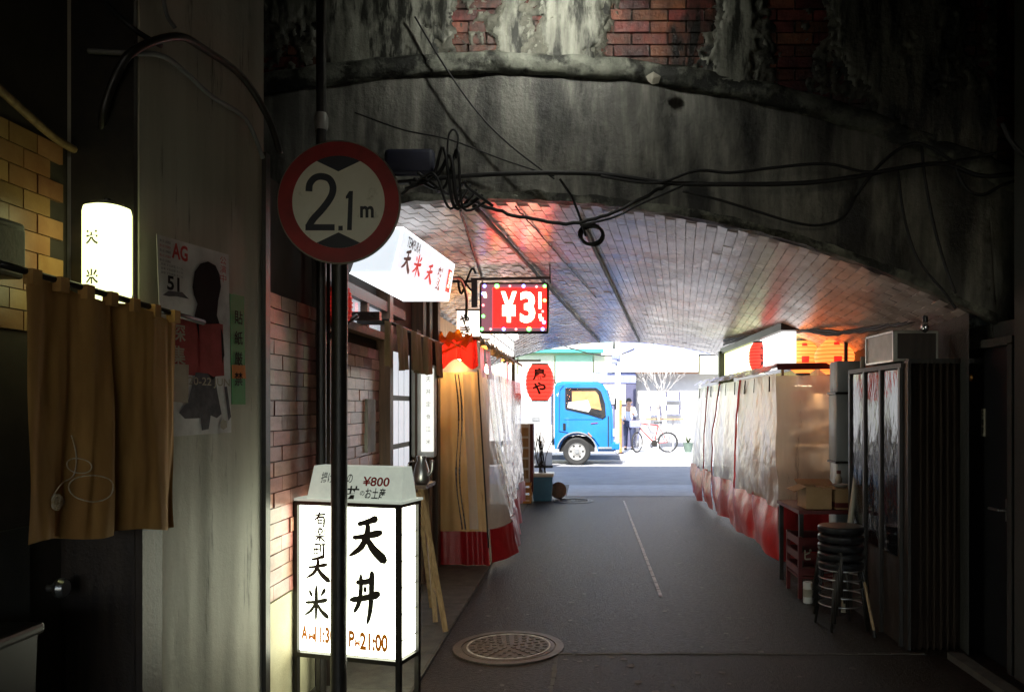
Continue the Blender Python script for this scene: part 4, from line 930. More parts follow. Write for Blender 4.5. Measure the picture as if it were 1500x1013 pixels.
# ------------------------------------------------------------------ right: vinyl curtained stall
rst = thing('curtained_stall', 'stall wrapped in milky vinyl with bright red sagging hem right of the lane', 'stall', (2.1, 10.5, 0))
def rside(u, v):
    y = 8.15 + 5.5 * u; top = 1.92 - .015 * u; sag = .10 + .05 * math.sin(u * 23)
    bulge = .10 * math.sin(min(1, v * 1.05) * 3.0) * (.3 + .7 * abs(math.sin(u * 8)))
    x = 1.93 - .02 * u - .07 * v - bulge * .55 + fold(u, v, 34, .022) + .03 * noise.fractal(Vector((u * 14, v * 3.2, 7)), 1, 2, 4) * min(1, v * 3)
    yy = y - .42 * v * max(0, 1 - u * 2.6)
    return (x, yy, top - (1.88 - .05 * abs(math.sin(u * 11))) * v)
gaps = [(.0, .305), (.315, .60), (.615, .80), (.81, 1.0)]
for k, (u0, u1) in enumerate(gaps):
    MB().grid(lambda u, v: rside(u0 + (u1 - u0) * u, .02 + .72 * v), 40, 40).build('side_panel', 'vinyl_milky', rst, True)
    MB().grid(lambda u, v: (lambda p: (p[0] - .012 - .035 * math.sin(v * 3.1) + .025 * math.sin(u * 12 + v * 3), p[1], p[2]))(rside(u0 + (u1 - u0) * u, .72 + .28 * v)), 40, 14).build('hem', 'pink_red_vinyl', rst, True)
for u in (.31, .607, .805):
    MB().tube([Vector(rside(u, .02 + .72 * k / 16)) + Vector((-.012, 0, 0)) for k in range(17)], .012, 6).build('edge_tape', 'pink_red_vinyl', rst)
def rfront(u, v):
    a = Vector(rside(0, v)); return (a.x + (.66 - .05 * v) * u, a.y + (8.12 - a.y) * min(1, u * 1.4) + fold(u, v, 14, .012), a.z)
MB().grid(lambda u, v: rfront(u, .03 + .70 * v), 40, 40).build('front_panel', 'vinyl_front', rst, True)
MB().grid(lambda u, v: (lambda p: (p[0] - .01, p[1] - .015, p[2]))(rfront(u, .72 + .28 * v)), 30, 12).build('front_hem', 'pink_red_vinyl', rst, True)
MB().grid(lambda u, v: (1.92 + .66 * u, 8.06 - .02 * v, 1.985 - .065 * v + .008 * u), 20, 3).build('valance', 'maroon', rst, True)
ft = MB().grid(lambda u, v: (1.95 - .10 * v - .03 * math.sin(u * 40) * v, 8.15 + 5.6 * u, 1.985 - .085 * v + .018 * noise.noise(Vector((u * 30, v * 3, 0)))), 120, 8); ft.build('crumpled_eave', 'foil', rst, True)
for k in range(9):
    p = Vector(rside(.04 + k * .112, .03)) + Vector((-.02, 0, 0)); MB().bar(p, p + Vector((-.01, .03 * (k % 3 - 1), -.16)), .014, .006).build('strap', 'black_rubber', rst)
MB().box((2.62, 10.9, 1.0), (.05, 5.6, 2.0)).build('back_board', 'pale_wood', rst)
MB().tube([(1.97, 8.1, 1.97), (1.95, 13.7, 1.96)], .018, 8).tube([(1.97, 8.1, 1.97), (2.6, 8.1, 1.98)], .018, 8).build('top_rail', 'galvanised', rst)
ctr = thing('stall_counter', 'tan counter box inside the milky vinyl stall', 'counter', (2.3, 8.9, 0))
MB().box((2.30, 8.85, .55), (.48, 1.0, 1.1)).build('body', 'cardboard', ctr); MB().box((2.30, 8.85, 1.115), (.52, 1.04, .03)).build('top', 'pale_wood', ctr)
gb = thing('storage_tub', 'dark green tub on the counter behind the milky vinyl', 'tub', (2.12, 8.5, 1.13))
MB().box((2.12, 8.5, 1.19), (.18, .18, .12), taper=.85).build('body', 'pot_green', gb); MB().box((2.10, 8.5, 1.30), (.13, .14, .09)).build('lid_box', 'truck_grey', gb)
pa = thing('paper_stack', 'pale papers pinned behind the milky vinyl', 'papers', (2.4, 8.35, 1.2))
for k in range(8): MB().box((2.22 + .30 * random.random(), 8.42 + .01 * k, 1.2 + .55 * random.random()), (.16, .006, .12)).build('sheet', 'white_plastic' if k % 2 else 'cardboard', pa)
bu = thing('bulb_lamp', 'warm shaded bulb glowing inside the milky vinyl stall', 'lamp', (2.44, 8.95, 1.84)); bc_ = (2.44, 8.95, 1.84)
MB().lathe([(.004, -.05), (.03, -.03), (.036, 0), (.022, .04), (.016, .06)], 14, bc_).build('bulb', 'bulb_stall', bu, True)
MB().lathe([(.018, .10), (.05, .09), (.11, -.06), (.105, -.06), (.045, .08)], 24, bc_, caps=False).build('shade', 'galvanised', bu, 30)
MB().lathe([(.018, .06), (.02, .12), (.004, .13)], 12, bc_).build('socket', 'black_plastic', bu)
# sign and lanterns above it
rg = thing('light_box_sign', 'long white and lime lit box above the milky vinyl stall', 'shop sign', (2.12, 10, 1.98))
MB().box((2.14, 10.35, 2.16), (.14, 3.3, .36)).build('lit_body', 'lime_glow', rg); MB().box((2.135, 9.2, 2.16), (.14, 1.6, .362)).build('white_panel', 'white_glow', rg)
MB().box((2.10, 12.06, 2.13), (.22, .10, .5)).build('end_frame', 'black_metal', rg); MB().box((2.14, 10.2, 2.385), (.24, 3.8, .08)).build('top_frame', 'black_metal', rg)
lantern('red_lantern', 'narrow red paper lantern in front of the lime lit box', P(1112, 523, 9.45), .118, .34, 'red_lantern', 'やき鳥', ang=-75)
ol = None
for k, (px, Y, lab) in enumerate(((1222, 8.2, 'nearer of the two'), (1176, 8.9, 'farther of the two'))):
    c = P(px, 523, Y); r_ = .20; h_ = .36; t = lantern('orange_lantern', 'big round glowing orange paper lantern above the maroon valance, ' + lab, c, r_, h_, 'orange_lantern', None, 'orange lanterns over the right stall', ribs=9, flat=.8, sq=.62)
    for z0, z1, m_ in ((.115, .15, 'orange_lantern_red'), (-.07, .0, 'orange_lantern_red')):
        def pt(u, v, z0=z0, z1=z1):
            z = z0 + (z1 - z0) * v; uu = (z + h_ / 2) / h_; rr = r_ * (1 - .62 * abs(2 * uu - 1) ** 2.08) * 1.03 + .004; a_ = R(-108) + R(22) * u; return (c.x + rr * math.cos(a_), c.y + rr * math.sin(a_), c.z + z)
        MB().grid(pt, 6, 4).build('red_panel', m_, t, True)
ro = thing('lantern_rail', 'wooden rail over the orange lanterns', 'rail', (2.4, 8.5, 2.25)); MB().bar((2.56, 7.85, 2.30), (2.30, 9.6, 2.30), .03).build('rail', 'dark_wood', ro); MB().bar((2.56, 7.88, 1.9), (2.56, 7.88, 2.34), .03).build('upright', 'dark_wood', ro)
MB().bar((2.33, 9.5, 1.9), (2.33, 9.5, 2.34), .03).build('upright', 'dark_wood', ro)
# grey duct
gd = thing('metal_duct', 'upright grey-blue metal duct with rust spots at the stall corner', 'duct', (2.28, 7.0, 0))
for k, (z0, z1) in enumerate(((.0, .62), (.63, 1.06), (1.07, 1.66), (1.67, 1.945))): MB().bbox((2.283 + .004 * (k % 2), 7.02, (z0 + z1) / 2), (.25 - .01 * (k % 2), .22, z1 - z0), .02).build('duct_section', 'grey_duct', gd, 40)
for z in (.625, 1.065, 1.665): MB().box((2.283, 7.02, z), (.262, .232, .018)).build('joint_band', 'black_metal', gd)
po_ = thing('bamboo_pole', 'pale slanting pole leaning beside the grey duct', 'pole', (2.0, 6.2, .8))
MB().tube(smooth_path([(1.99, 6.05, .62), (2.05, 6.08, 1.0), (2.105, 6.1, 1.5), (2.12, 6.12, 1.93)]), .02, 10).build('shaft', 'bamboo_pale', po_, True)
MB().tube([(1.99, 6.05, .62), (1.93, 6.0, 0)], .018, 10).build('foot', 'bamboo_pale', po_, True)
# table with boxes and dishes
tt = thing('work_table', 'low table with clutter at the end of the milky stall', 'table', (2.0, 6.7, 0))
MB().box((2.0, 6.85, .69), (.56, .75, .03)).build('top', 'maroon', tt)
for sx in (-1, 1):
    for sy in (-1, 1): MB().bar((2.0 + sx * .25, 6.85 + sy * .33, 0), (2.0 + sx * .25, 6.85 + sy * .33, .675), .035).build('leg', 'black_metal', tt)
cb = thing('cardboard_box', 'open cardboard box with raised flaps on the low table', 'box', (1.86, 6.65, .71))
mbx = MB()
for (c, d) in (((1.80, 6.66, .80), (.012, .26, .18)), ((2.0, 6.66, .80), (.012, .26, .18)), ((1.90, 6.535, .80), (.2, .012, .18)), ((1.90, 6.785, .80), (.2, .012, .18)), ((1.90, 6.66, .715), (.2, .26, .012))): mbx.box(c, d)
mbx.build('body', 'cardboard', cb)
MB().add([(1.80, 6.53, .89), (1.80, 6.79, .89), (1.70, 6.79, .85), (1.70, 6.53, .85), (1.80, 6.53, .895), (1.80, 6.79, .895), (1.70, 6.79, .855), (1.70, 6.53, .855)], [(0, 1, 2, 3), (7, 6, 5, 4), (0, 4, 5, 1), (2, 6, 7, 3), (0, 3, 7, 4)]).build('flap', 'cardboard', cb)
MB().box((1.95, 6.85, .90), (.30, .16, .006), M=Matrix.Rotation(R(14), 3, 'X')).build('flap', 'cardboard', cb)
cb2 = thing('cardboard_box', 'closed cardboard box with red band behind the dish', 'box', (2.16, 6.6, .71))
MB().box((2.13, 6.62, .79), (.20, .24, .16)).build('body', 'cardboard', cb2); MB().box((2.13, 6.62, .745), (.204, .244, .04)).build('red_band', 'red_plastic', cb2); MB().box((2.1, 6.66, .876), (.34, .34, .008)).build('lid_sheet', 'pale_wood', cb2)
ds = thing('dish', 'pale ceramic dish on the cardboard lid', 'dish', (2.12, 6.55, .88))
MB().lathe([(.02, .0), (.035, .002), (.07, .022), (.075, .026), (.068, .024), (.03, .008), (.004, .006)], 28, (2.10, 6.6, .881)).build('bowl', 'ceramic', ds, 40)
bt = thing('sauce_bottle', 'small bottle with red cap behind the dish', 'bottle', (2.12, 6.78, .88))
MB().lathe([(.025, 0), (.028, .01), (.028, .06), (.014, .085), (.014, .1)], 16, (2.135, 6.76, .881)).build('body', 'ivory', bt, 40); MB().lathe([(.018, .098), (.018, .125), (.004, .128)], 16, (2.135, 6.76, .881)).build('cap', 'red_plastic', bt, 40)
rc = thing('crate', 'dark red plastic crate under the low table', 'crate', (1.85, 6.5, 0))
rm = MB().box((1.86, 6.62, .17), (.30, .40, .02))
for z in (.22, .34, .46):
    for sx in (-1, 1): rm.box((1.86 + sx * .148, 6.62, z), (.014, .40, .06))
    for sy in (-1, 1): rm.box((1.86, 6.62 + sy * .193, z), (.28, .014, .06))
for sx in (-1, 1):
    for sy in (-1, 1): rm.box((1.86 + sx * .141, 6.62 + sy * .186, .25), (.03, .03, .5))
rm.build('crate_body', 'red_plastic', rc); lettering('ビ', 'ivory', rc, (1.78, 6.417, .36), FX, FZ, .06, .09, .02)
cu_ = thing('paper_cup', 'white can standing on the floor by the red crate', 'can', (1.76, 6.38, 0)); MB().lathe([(.034, 0), (.036, .004), (.036, .16), (.034, .165), (.03, .16)], 20, (1.745, 6.3, 0)).build('body', 'white_plastic', cu_, 40); MB().lathe([(.0365, .05), (.0365, .11)], 20, (1.745, 6.3, 0), caps=False).build('label_band', 'ivory', cu_)
# stacked stools
def stool(z, label, rz):
    t = thing('stool', label, 'stool', (1.79, 5.62, z), 'stacked black stools'); c = Vector((1.79, 5.62, z)); RM = Matrix.Rotation(rz, 3, 'Z')
    MB().lathe([(.150, .42), (.158, .43), (.158, .455), (.148, .465), (.004, .467)], 32, c).build('seat', 'black_plastic', t, 40)
    for k in range(4):
        a = rz + math.pi / 4 + k * math.pi / 2; d = Vector((math.cos(a), math.sin(a), 0))
        MB().tube([c + d * .12 + Vector((0, 0, .425)), c + d * .155 + Vector((0, 0, .22)), c + d * .185], .011, 8).build('leg', 'black_metal', t, True)
    MB().lathe([(.150, .16), (.156, .165), (.150, .17), (.144, .165), (.150, .16)], 28, c, caps=False).build('foot_ring', 'steel', t, True)
    return t
for k, lab in enumerate(('bottom black round stool of the stack by the glass door', 'second black stool from the bottom of the stack', 'middle black stool of the stack by the glass door', 'second black stool from the top of the stack', 'topmost black round stool of the stack by the glass door')):
    stool(k * .062, lab, .15 + k * .09)
# cabinet with glass doors, box on top, pleated shutter
gcab = thing('glass_cabinet', 'tall cabinet with glass sliding doors facing the lane', 'cabinet', (2.2, 5.6, 0))
MB().box((2.40, 5.65, .9), (.03, 1.0, 1.8)).build('back', 'dark_wood', gcab); MB().box((2.22, 5.65, .28), (.36, 1.0, .56)).build('base', 'dark_wood', gcab)
MB().box((2.22, 5.65, 1.815), (.40, 1.04, .03)).build('top', 'dark_wood', gcab)
for y in (5.16, 5.50, 5.82, 6.14): MB().box((2.035, y, .9), (.035, .03, 1.8)).build('stile', 'black_metal', gcab)
for y in (5.33, 5.66, 5.98): MB().box((2.035, y, 1.18), (.006, .31, 1.22)).build('glass_door', 'dark_glass', gcab)
for z in (.95, 1.32): MB().box((2.22, 5.65, z), (.32, .96, .012)).build('shelf', 'galvanised', gcab)
pr2 = MB().box((2.10, 5.52, 1.52), (.006, .34, .30)).build('red_poster', 'pink_red_vinyl', gcab)
MB().box((2.10, 5.52, 1.73), (.006, .40, .10)).build('pale_poster', 'poster_white', gcab)
for k, s in enumerate('生ビ'): lettering(s, 'maroon', gcab, (2.094, 5.52, 1.60 - k * .13), -FY, FZ, .10, .10, .02)
for k in range(7): MB().lathe([(.02, 0), (.026, .01), (.026, .10), (.01, .15), (.01, .19)], 12, (2.15 + .08 * random.random(), 5.28 + k * .11, .957 if k % 2 else 1.327)).build('glassware', 'ceramic', gcab, 40)
bx2 = thing('air_outlet_box', 'grey metal box lying on top of the glass cabinet', 'box', (2.15, 5.45, 1.83))
MB().bbox((2.155, 5.47, 1.945), (.29, .52, .205), .008).build('case', 'galvanised', bx2); MB().box((2.155, 5.208, 1.945), (.25, .006, .165)).build('end_plate', 'dark_wood', bx2)
for (y, z, dy, dz) in ((5.47, 2.04, .52, .012), (5.47, 1.85, .52, .012), (5.216, 1.945, .012, .2), (5.724, 1.945, .012, .2)): MB().box((2.006, y, z), (.01, dy, dz)).build('edge_trim', 'steel', bx2)
ps = thing('pleated_shutter', 'dark pleated folding shutter beside the black door', 'shutter', (2.25, 5.1, 0))
for k in range(9):
    x = 2.065 + k * .043; MB().add([(x, 5.13, 0), (x + .0215, 5.075, 0), (x + .043, 5.13, 0), (x, 5.13, 1.83), (x + .0215, 5.075, 1.83), (x + .043, 5.13, 1.83)], [(0, 1, 4, 3), (1, 2, 5, 4)]).build('pleat', 'dark_wood', ps)
MB().box((2.26, 5.11, 1.84), (.42, .07, .03)).build('head_rail', 'black_metal', ps)
MB().box((2.05, 5.10, .92), (.02, .07, 1.84)).build('end_stile', 'black_metal', ps)
sk = thing('broom_stick', 'short wooden stick leaning near the pleated shutter', 'stick', (1.98, 5.4, 0)); MB().tube([(1.93, 5.35, .02), (1.88, 5.40, .36)], .010, 8).build('shaft', 'pale_wood', sk)
MB().tube([(1.932, 5.349, 0), (1.928, 5.352, .05)], .013, 8).build('tip', 'black_rubber', sk)
# right wall with black door
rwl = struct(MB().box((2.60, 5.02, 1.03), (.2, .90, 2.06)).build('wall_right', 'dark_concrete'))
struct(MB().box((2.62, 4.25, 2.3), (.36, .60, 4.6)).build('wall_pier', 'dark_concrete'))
bd = thing('black_door', 'black door with lever handle and name plate in the right wall', 'door', (2.46, 4.95, 0))
MB().box((2.485, 4.93, .96), (.03, .60, 1.9)).build('leaf', 'black_plastic', bd)
for y in (4.615, 5.245): MB().box((2.475, y, .96), (.06, .05, 1.92)).build('frame', 'dark_concrete', bd)
MB().box((2.475, 4.93, 1.935), (.06, .68, .05)).build('frame', 'pavement', bd)
MB().box((2.466, 4.96, 1.45), (.006, .045, .17)).build('name_plate', 'ivory', bd)
for k, s in enumerate('準備室'): lettering(s, 'ink', bd, (2.4615, 4.96, 1.505 - k * .052), -FY, FZ, .03, .04, .01)
MB().lathe([(.004, .012), (.018, .012), (.022, .004), (.024, 0)], 16, (2.468, 5.12, 1.735), Matrix.Rotation(R(-90), 3, 'Y')).build('brass_disc', 'yellow_plastic', bd, 30)
MB().tube([(2.47, 4.68, .94), (2.42, 4.68, .94), (2.415, 4.79, .94)], .009, 8).build('lever', 'steel', bd); MB().box((2.467, 4.68, .94), (.006, .03, .13)).build('lever_plate', 'steel', bd)
sb_ = thing('bulb_socket', 'unlit clear bulb on the cable above the grey box', 'lamp', P(1355, 476, 5.05))
MB().lathe([(.004, -.04), (.022, -.025), (.026, 0), (.016, .03)], 16, P(1355, 478, 5.05)).build('bulb', 'chrome', sb_, True); MB().lathe([(.017, .028), (.018, .06), (.006, .07)], 12, P(1355, 478, 5.05)).build('cap', 'black_plastic', sb_, 30)

# ------------------------------------------------------------------ cables and pipes
def cable(label, pts, r=.010, m='black_rubber', name='cable', tk=6, jit=0):
    ps = smooth_path(pts, tk)
    if jit: ps = [p + Vector((random.gauss(0, jit), random.gauss(0, jit), random.gauss(0, jit))) for p in ps]
    o = MB().tube(ps, r, 7).build(name, m, None, True); o.location = (0, 0, 0)
    return tag(o, label, 'cable' if name == 'cable' else 'pipe')
Yc = 4.74
def cp(*a): return [P(x, y, Yc + (0.0 if len(b_) == 0 else b_[0])) for x, y, *b_ in a]
cable('thick cable bundle running level across the arch face', cp((560, 268), (600, 266), (690, 257), (800, 253), (890, 256), (980, 268), (1080, 270), (1180, 268), (1260, 258), (1310, 248), (1380, 240), (1440, 258), (1500, 252)), .014)
cable('second cable waving over the level bundle', cp((880, 258, -.02), (960, 268, -.02), (1020, 250, -.02), (1070, 253, -.02), (1130, 246, -.02), (1210, 240, -.02), (1270, 252, -.02), (1330, 245, -.02), (1400, 236, -.02), (1470, 222, -.02)), .009)
cable('ragged cable drooping along the edge of the vault', cp((640, 280, .02), (680, 288, .02), (720, 305, .02), (770, 320, .02), (830, 327, .02), (890, 315, .02), (950, 285, .02), (985, 268, .02)), .011, jit=.0035)
cable('thin doubled cable below the ragged one', cp((850, 330, -.03), (900, 318, -.03), (940, 298, -.03), (1000, 272, -.03)), .007)
cable('loose cable sagging on the right of the arch face', cp((1000, 280, .05), (1050, 292, .05), (1110, 310, .05), (1160, 325, .05), (1200, 330, .05), (1235, 318, .05), (1255, 285, .05), (1275, 258, .05)), .008)
cable('straight wire slanting down over the plaster', cp((608, 25, .06), (650, 95, .06), (700, 165, .06), (750, 215, .06), (812, 262, .03)), .0055)
cable('thin wire slanting down to the level bundle', cp((520, 165, .06), (590, 190, .06), (660, 205, .06), (740, 235, .06), (812, 258, .03)), .005)
cable('cable hanging from the level bundle towards the coil', [P(820, 262, 4.76), P(838, 290, 4.8), P(850, 320, 4.85), P(858, 345, 4.95)], .008)
cable('upper cable curve meeting at the right springing', cp((1255, 285, -.01), (1290, 240, -.01), (1330, 212, -.01), (1360, 215, -.01), (1400, 240, -.01)), .010)
cable('vertical cable dropping at the right springing', cp((1350, 215), (1355, 262), (1368, 330), (1385, 390), (1400, 430)), .009)
cable('second vertical cable dropping left of the right springing', cp((1315, 250), (1325, 320), (1345, 380), (1385, 430), (1400, 452)), .008)
cable('tangled cable at the right wall', cp((1395, 235), (1415, 275), (1440, 285), (1470, 270), (1500, 262)), .010)
cable('cable rising at the far right pier', [P(1468, 180, 3.9), P(1480, 205, 3.9), P(1500, 228, 3.9), P(1530, 240, 3.9)], .012)
# cables along the vault
def vault_cable(label, x0, y0, x1, y1, r, drop=.02, jit=.002):
    pts = []
    for k in range(13):
        t = k / 12; y = y0 + (y1 - y0) * t; x = x0 + (x1 - x0) * t; s = (x - cx(y)) / RA
        p = vpt(math.asin(max(-.4, min(.4, s))), y, -drop); pts.append(p)
    cable(label, pts, r, jit=jit)
vault_cable('thick black conduit running under the vault behind the LED display', -.70, 4.95, .22, 14.6, .017, .03)
vault_cable('pipe running along the vault crown from the coil', -.04, 5.3, .95, 14.5, .016, .02)
vault_cable('thin cable under the vault above the tempura sign', -.80, 5.0, -1.0, 7.6, .009, .03)
vault_cable('very thin cable between the two vault pipes', -.45, 5.0, .1, 9.0, .005, .015)
coil = MB()
for k in range(5):
    cc = P(865 + k * .8, 342 + k, 4.98 + k * .006); rr = .075 - .004 * (k % 3)
    coil.tube([cc + Vector((math.cos(a * .3) * rr * .98, .008 * math.sin(a * .9 + k), math.sin(a * .3) * rr * .82)) for a in range(22)], .007, 6, False)
tag(coil.build('cable_coil', 'black_rubber', None, True), 'coil of black cable hanging under the front of the vault', 'cable coil')
# bundles at the springings
for k in range(5):
    cable('tangled cable %s in the knot behind the round sign' % ('with a pale tie', 'with a small loop', 'with a long tail', 'lying lowest', 'lying highest')[k],
          [P(588 + 6 * k, 285 - 8 * k, 4.6), P(625 + 8 * k, 268 + random.uniform(-25, 20), 4.62 + .03 * k), P(640 + 10 * k, 235 + random.uniform(-30, 50), 4.6), P(660 + 6 * k, 300 + random.uniform(-30, 10), 4.63), P(690 + 8 * k, 270 + 8 * k, 4.7)], .008 + .002 * (k % 3))
cable('small cable loop standing up over the knot', [P(655, 232, 4.62), P(657, 200, 4.62), P(664, 190, 4.62), P(671, 200, 4.62), P(668, 232, 4.62)], .006)
for k in range(5):
    cable('black wire %s over the right stall sign' % ('sagging most', 'pulled straight', 'with a kink', 'running topmost', 'running lowest')[k],
          [P(1060, 498 + k * 2, 11.6), P(1110, 484 + random.uniform(-4, 6), 9.9), P(1160, 480 + random.uniform(-5, 9), 8.6), P(1210, 486 + random.uniform(-5, 5), 7.6), P(1262, 484 + random.uniform(-6, 4), 6.8), P(1330, 470 + random.uniform(-4, 4), 5.9), P(1395, 446 + 2 * k, 5.3)], .009 + .003 * (k % 2), jit=.004)
tag(MB().bbox(P(600, 238, 4.72), (.30, .06, .16), .03).build('blue_bag', 'blue_tarp', None, True), 'dark blue bag tucked among the cables behind the round sign', 'bag')
cable('thick dark pipe arching over the top of the pillar', [P(148, 215, 2.86), P(150, 185, 2.80), P(154, 155, 2.77), P(167, 118, 2.77), P(195, 75, 2.77), on_pillar(240, 55, .05), on_pillar(285, 75, .05), on_pillar(340, 115, .05), on_pillar(378, 175, .05), P(410, 225, 3.66)], .015, 'black_metal', 'pipe')
cable('pale cable sagging below the arched pipe', [P(130, 75, 2.78), P(180, 78, 2.78), on_pillar(225, 82, .03), on_pillar(262, 108, .03), on_pillar(300, 142, .03), on_pillar(350, 175, .03), on_pillar(376, 232, .03)], .010, 'truck_grey')
cable('cable crossing the top of the pillar at a slant', [P(155, 5, 2.78), P(195, 42, 2.78), on_pillar(225, 68, .03)], .010)
cable('pale cable hanging over the top of the pillar', [on_pillar(232, 0, .02), on_pillar(238, 25, .02), on_pillar(246, 42, .03)], .008, 'truck_grey')

# ------------------------------------------------------------------ outside: truck
tk = thing('delivery_truck', 'blue cab-over delivery truck with white cargo body crossing the lane end', 'truck', (-.4, 21.9, 0))
YT = 21.0; WT = 1.85
cabp = [(-.86, .42), (-.86, 2.08), (-.80, 2.17), (-.66, 2.21), (.28, 2.20), (.42, 2.14), (.52, 1.98), (.66, 1.50), (.68, 1.30), (.70, .62), (.82, .60), (.82, .42), (.70, .36), (.28, .36), (.26, .50), (.15, .66), (-.02, .77), (-.24, .80), (-.48, .76), (-.62, .66), (-.70, .5), (-.72, .42)]
cm = MB()
cm.prism(cabp, (0, YT, 0), FX, FZ, WT)
cab = cm.build('cab', 'truck_blue', tk)
bmm = bmesh.new(); bmm.from_mesh(cab.data); bmesh.ops.bevel(bmm, geom=[e for e in bmm.edges if len(e.link_faces) == 2 and abs(e.verts[0].co.y - e.verts[1].co.y) < .001], offset=.06, segments=3, affect='EDGES'); bmm.to_mesh(cab.data); bmm.free()
cab.data.shade_smooth(); cab.data.set_sharp_from_angle(angle=R(40))
win = [(-.56, 2.03), (.24, 2.03), (.36, 1.93), (.46, 1.62), (.48, 1.30), (.40, 1.24), (.05, 1.36), (-.56, 1.50)]
wo = MB().prism(win, (0, YT - .004, 0), FX, FZ, .02).build('side_window', 'dark_glass', cab)
MB().prism([(-.40, 1.95), (.22, 1.95), (.30, 1.85), (.38, 1.45), (.05, 1.52), (-.40, 1.6)], (0, YT - .008, 0), FX, FZ, .002).build('window_blind', 'seat_tan', cab)
MB().prism([(-.52, 1.52), (-.5, 1.66), (.02, 1.72), (.10, 1.50), (.04, 1.40)], (0, YT - .011, 0), FX, FZ, .002).build('dash_papers', 'facade_white', cab)
fm = MB()
for i in range(len(win)):
    a, b = win[i], win[(i + 1) % len(win)]; fm.bar((a[0], YT - .012, a[1]), (b[0], YT - .012, b[1]), .035, .02)
fm.build('window_seal', 'black_rubber', cab)
MB().box((.47, YT - .01, .46), (.36, .05, .05)).build('side_step', 'truck_grey', cab)
MB().box((.895, YT + WT / 2, .5), (.02, .36, .17)).build('number_plate', 'ivory', cab)
MB().box((-.60, YT - .012, 1.02), (.07, .03, .17)).build('door_handle', 'black_plastic', cab)
dl_ = MB()
for a, b in (((-.72, 1.98), (-.74, .9)), ((-.74, .9), (-.5, .86)), ((.56, 1.30), (.56, .46)), ((-.72, 1.98), (-.62, 2.1)), ((.28, .44), (.56, .44))): dl_.bar((a[0], YT - .002, a[1]), (b[0], YT - .002, b[1]), .030, .010)
dl_.build('door_seam', 'navy', cab)
MB().box((-.10, YT - .008, 1.22), (1.0, .012, .018)).build('body_crease', 'truck_blue', cab)
MB().bar((.10, YT - .008, 1.10), (.28, YT - .008, 1.12), .03, .008).build('badge', 'price_red', cab)
MB().prism([(.26, 2.1), (.42, 2.03), (.62, 1.5), (.60, 1.34)], (0, YT - .01, 0), FX, FZ, .01)
wfm = MB(); wfm.prism([(.535, 2.0), (.675, 1.48), (.685, 1.5), (.545, 2.02)], (0, YT + .12, 0), FX, FZ, WT - .24); wfm.build('windscreen', 'dark_glass', cab)
MB().bbox((.79, YT + WT / 2, .50), (.14, WT + .04, .20), .03).build('bumper', 'truck_blue', tk)
MB().bbox((.705, YT + .02, .86), (.05, .10, .20), .015).build('headlight', 'ceramic', cab); MB().bbox((.705, YT + WT - .05, .86), (.05, .10, .20), .015).build('headlight', 'ceramic', cab)
MB().bar((.60, YT - .02, 1.9), (.72, YT - .12, 1.85), .02).build('mirror_arm', 'black_plastic', cab); MB().bbox((.74, YT - .13, 1.62), (.05, .14, .30), .015).build('mirror', 'black_plastic', cab)
arc = MB()
ap = [(-.27 + .52 * math.cos(R(t)), .37 + .50 * math.sin(R(t))) for t in range(10, 171, 10)]
for i in range(len(ap) - 1): arc.bar((ap[i][0], YT - .012, ap[i][1]), (ap[i + 1][0], YT - .012, ap[i + 1][1]), .10, .03)
arc.build('wheel_arch', 'truck_grey', cab)
MB().bar((.02, YT - .03, .86), (.12, YT - .03, .76), .06, .02).build('side_marker', 'post_orange', cab)
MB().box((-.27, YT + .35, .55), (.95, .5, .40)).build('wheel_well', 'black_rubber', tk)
def wheel(x, y, parent, r=.365):
    wo_ = MB().lathe([(r * .62, -.09), (r * .9, -.10), (r, -.075), (r, .075), (r * .9, .10), (r * .62, .09)], 40, (x, y, r), Matrix.Rotation(R(90), 3, 'X'), caps=False).build('wheel', 'tyre', parent, 30)
    MB().lathe([(.04, .075), (.10, .08), (.12, .04), (r * .5, .045), (r * .6, .085), (r * .63, .085), (r * .63, .06)], 32, (x, y, r), Matrix.Rotation(R(90), 3, 'X')).build('rim', 'rim_grey', wo_, 30)
    MB().lathe([(.004, .10), (.06, .10), (.07, .07)], 16, (x, y, r), Matrix.Rotation(R(90), 3, 'X')).build('hub', 'truck_grey', wo_, 30)
    hh = MB()
    for k in range(6): a = k * math.pi / 3; hh.lathe([(.004, .062), (.03, .06)], 8, (x + .16 * math.cos(a), y, r + .16 * math.sin(a)), Matrix.Rotation(R(90), 3, 'X'))
    hh.build('rim_holes', 'black_rubber', wo_)
wheel(-.27, YT + .10, tk); wheel(-.27, YT + WT - .1, tk); wheel(-2.8, YT + .12, tk); wheel(-2.8, YT + WT - .12, tk)
MB().box((-2.55, YT + WT / 2, 1.52), (3.2, WT + .02, 1.75)).build('cargo_box', 'truck_white', tk)
for k in range(9): MB().box((-1.15 - k * .36, YT - .02, 1.52), (.03, .02, 1.70)).build('cargo_rib', 'truck_white', tk)
MB().box((-2.4, YT + WT / 2, .58), (3.2, .8, .14)).build('chassis', 'truck_grey', tk); MB().bbox((-1.25, YT + .12, .56), (.45, .25, .3), .03).build('fuel_tank', 'truck_grey', tk)
MB().box((-1.35, YT - .025, 1.22), (.22, .01, .1)).build('side_plate', 'truck_grey', tk)

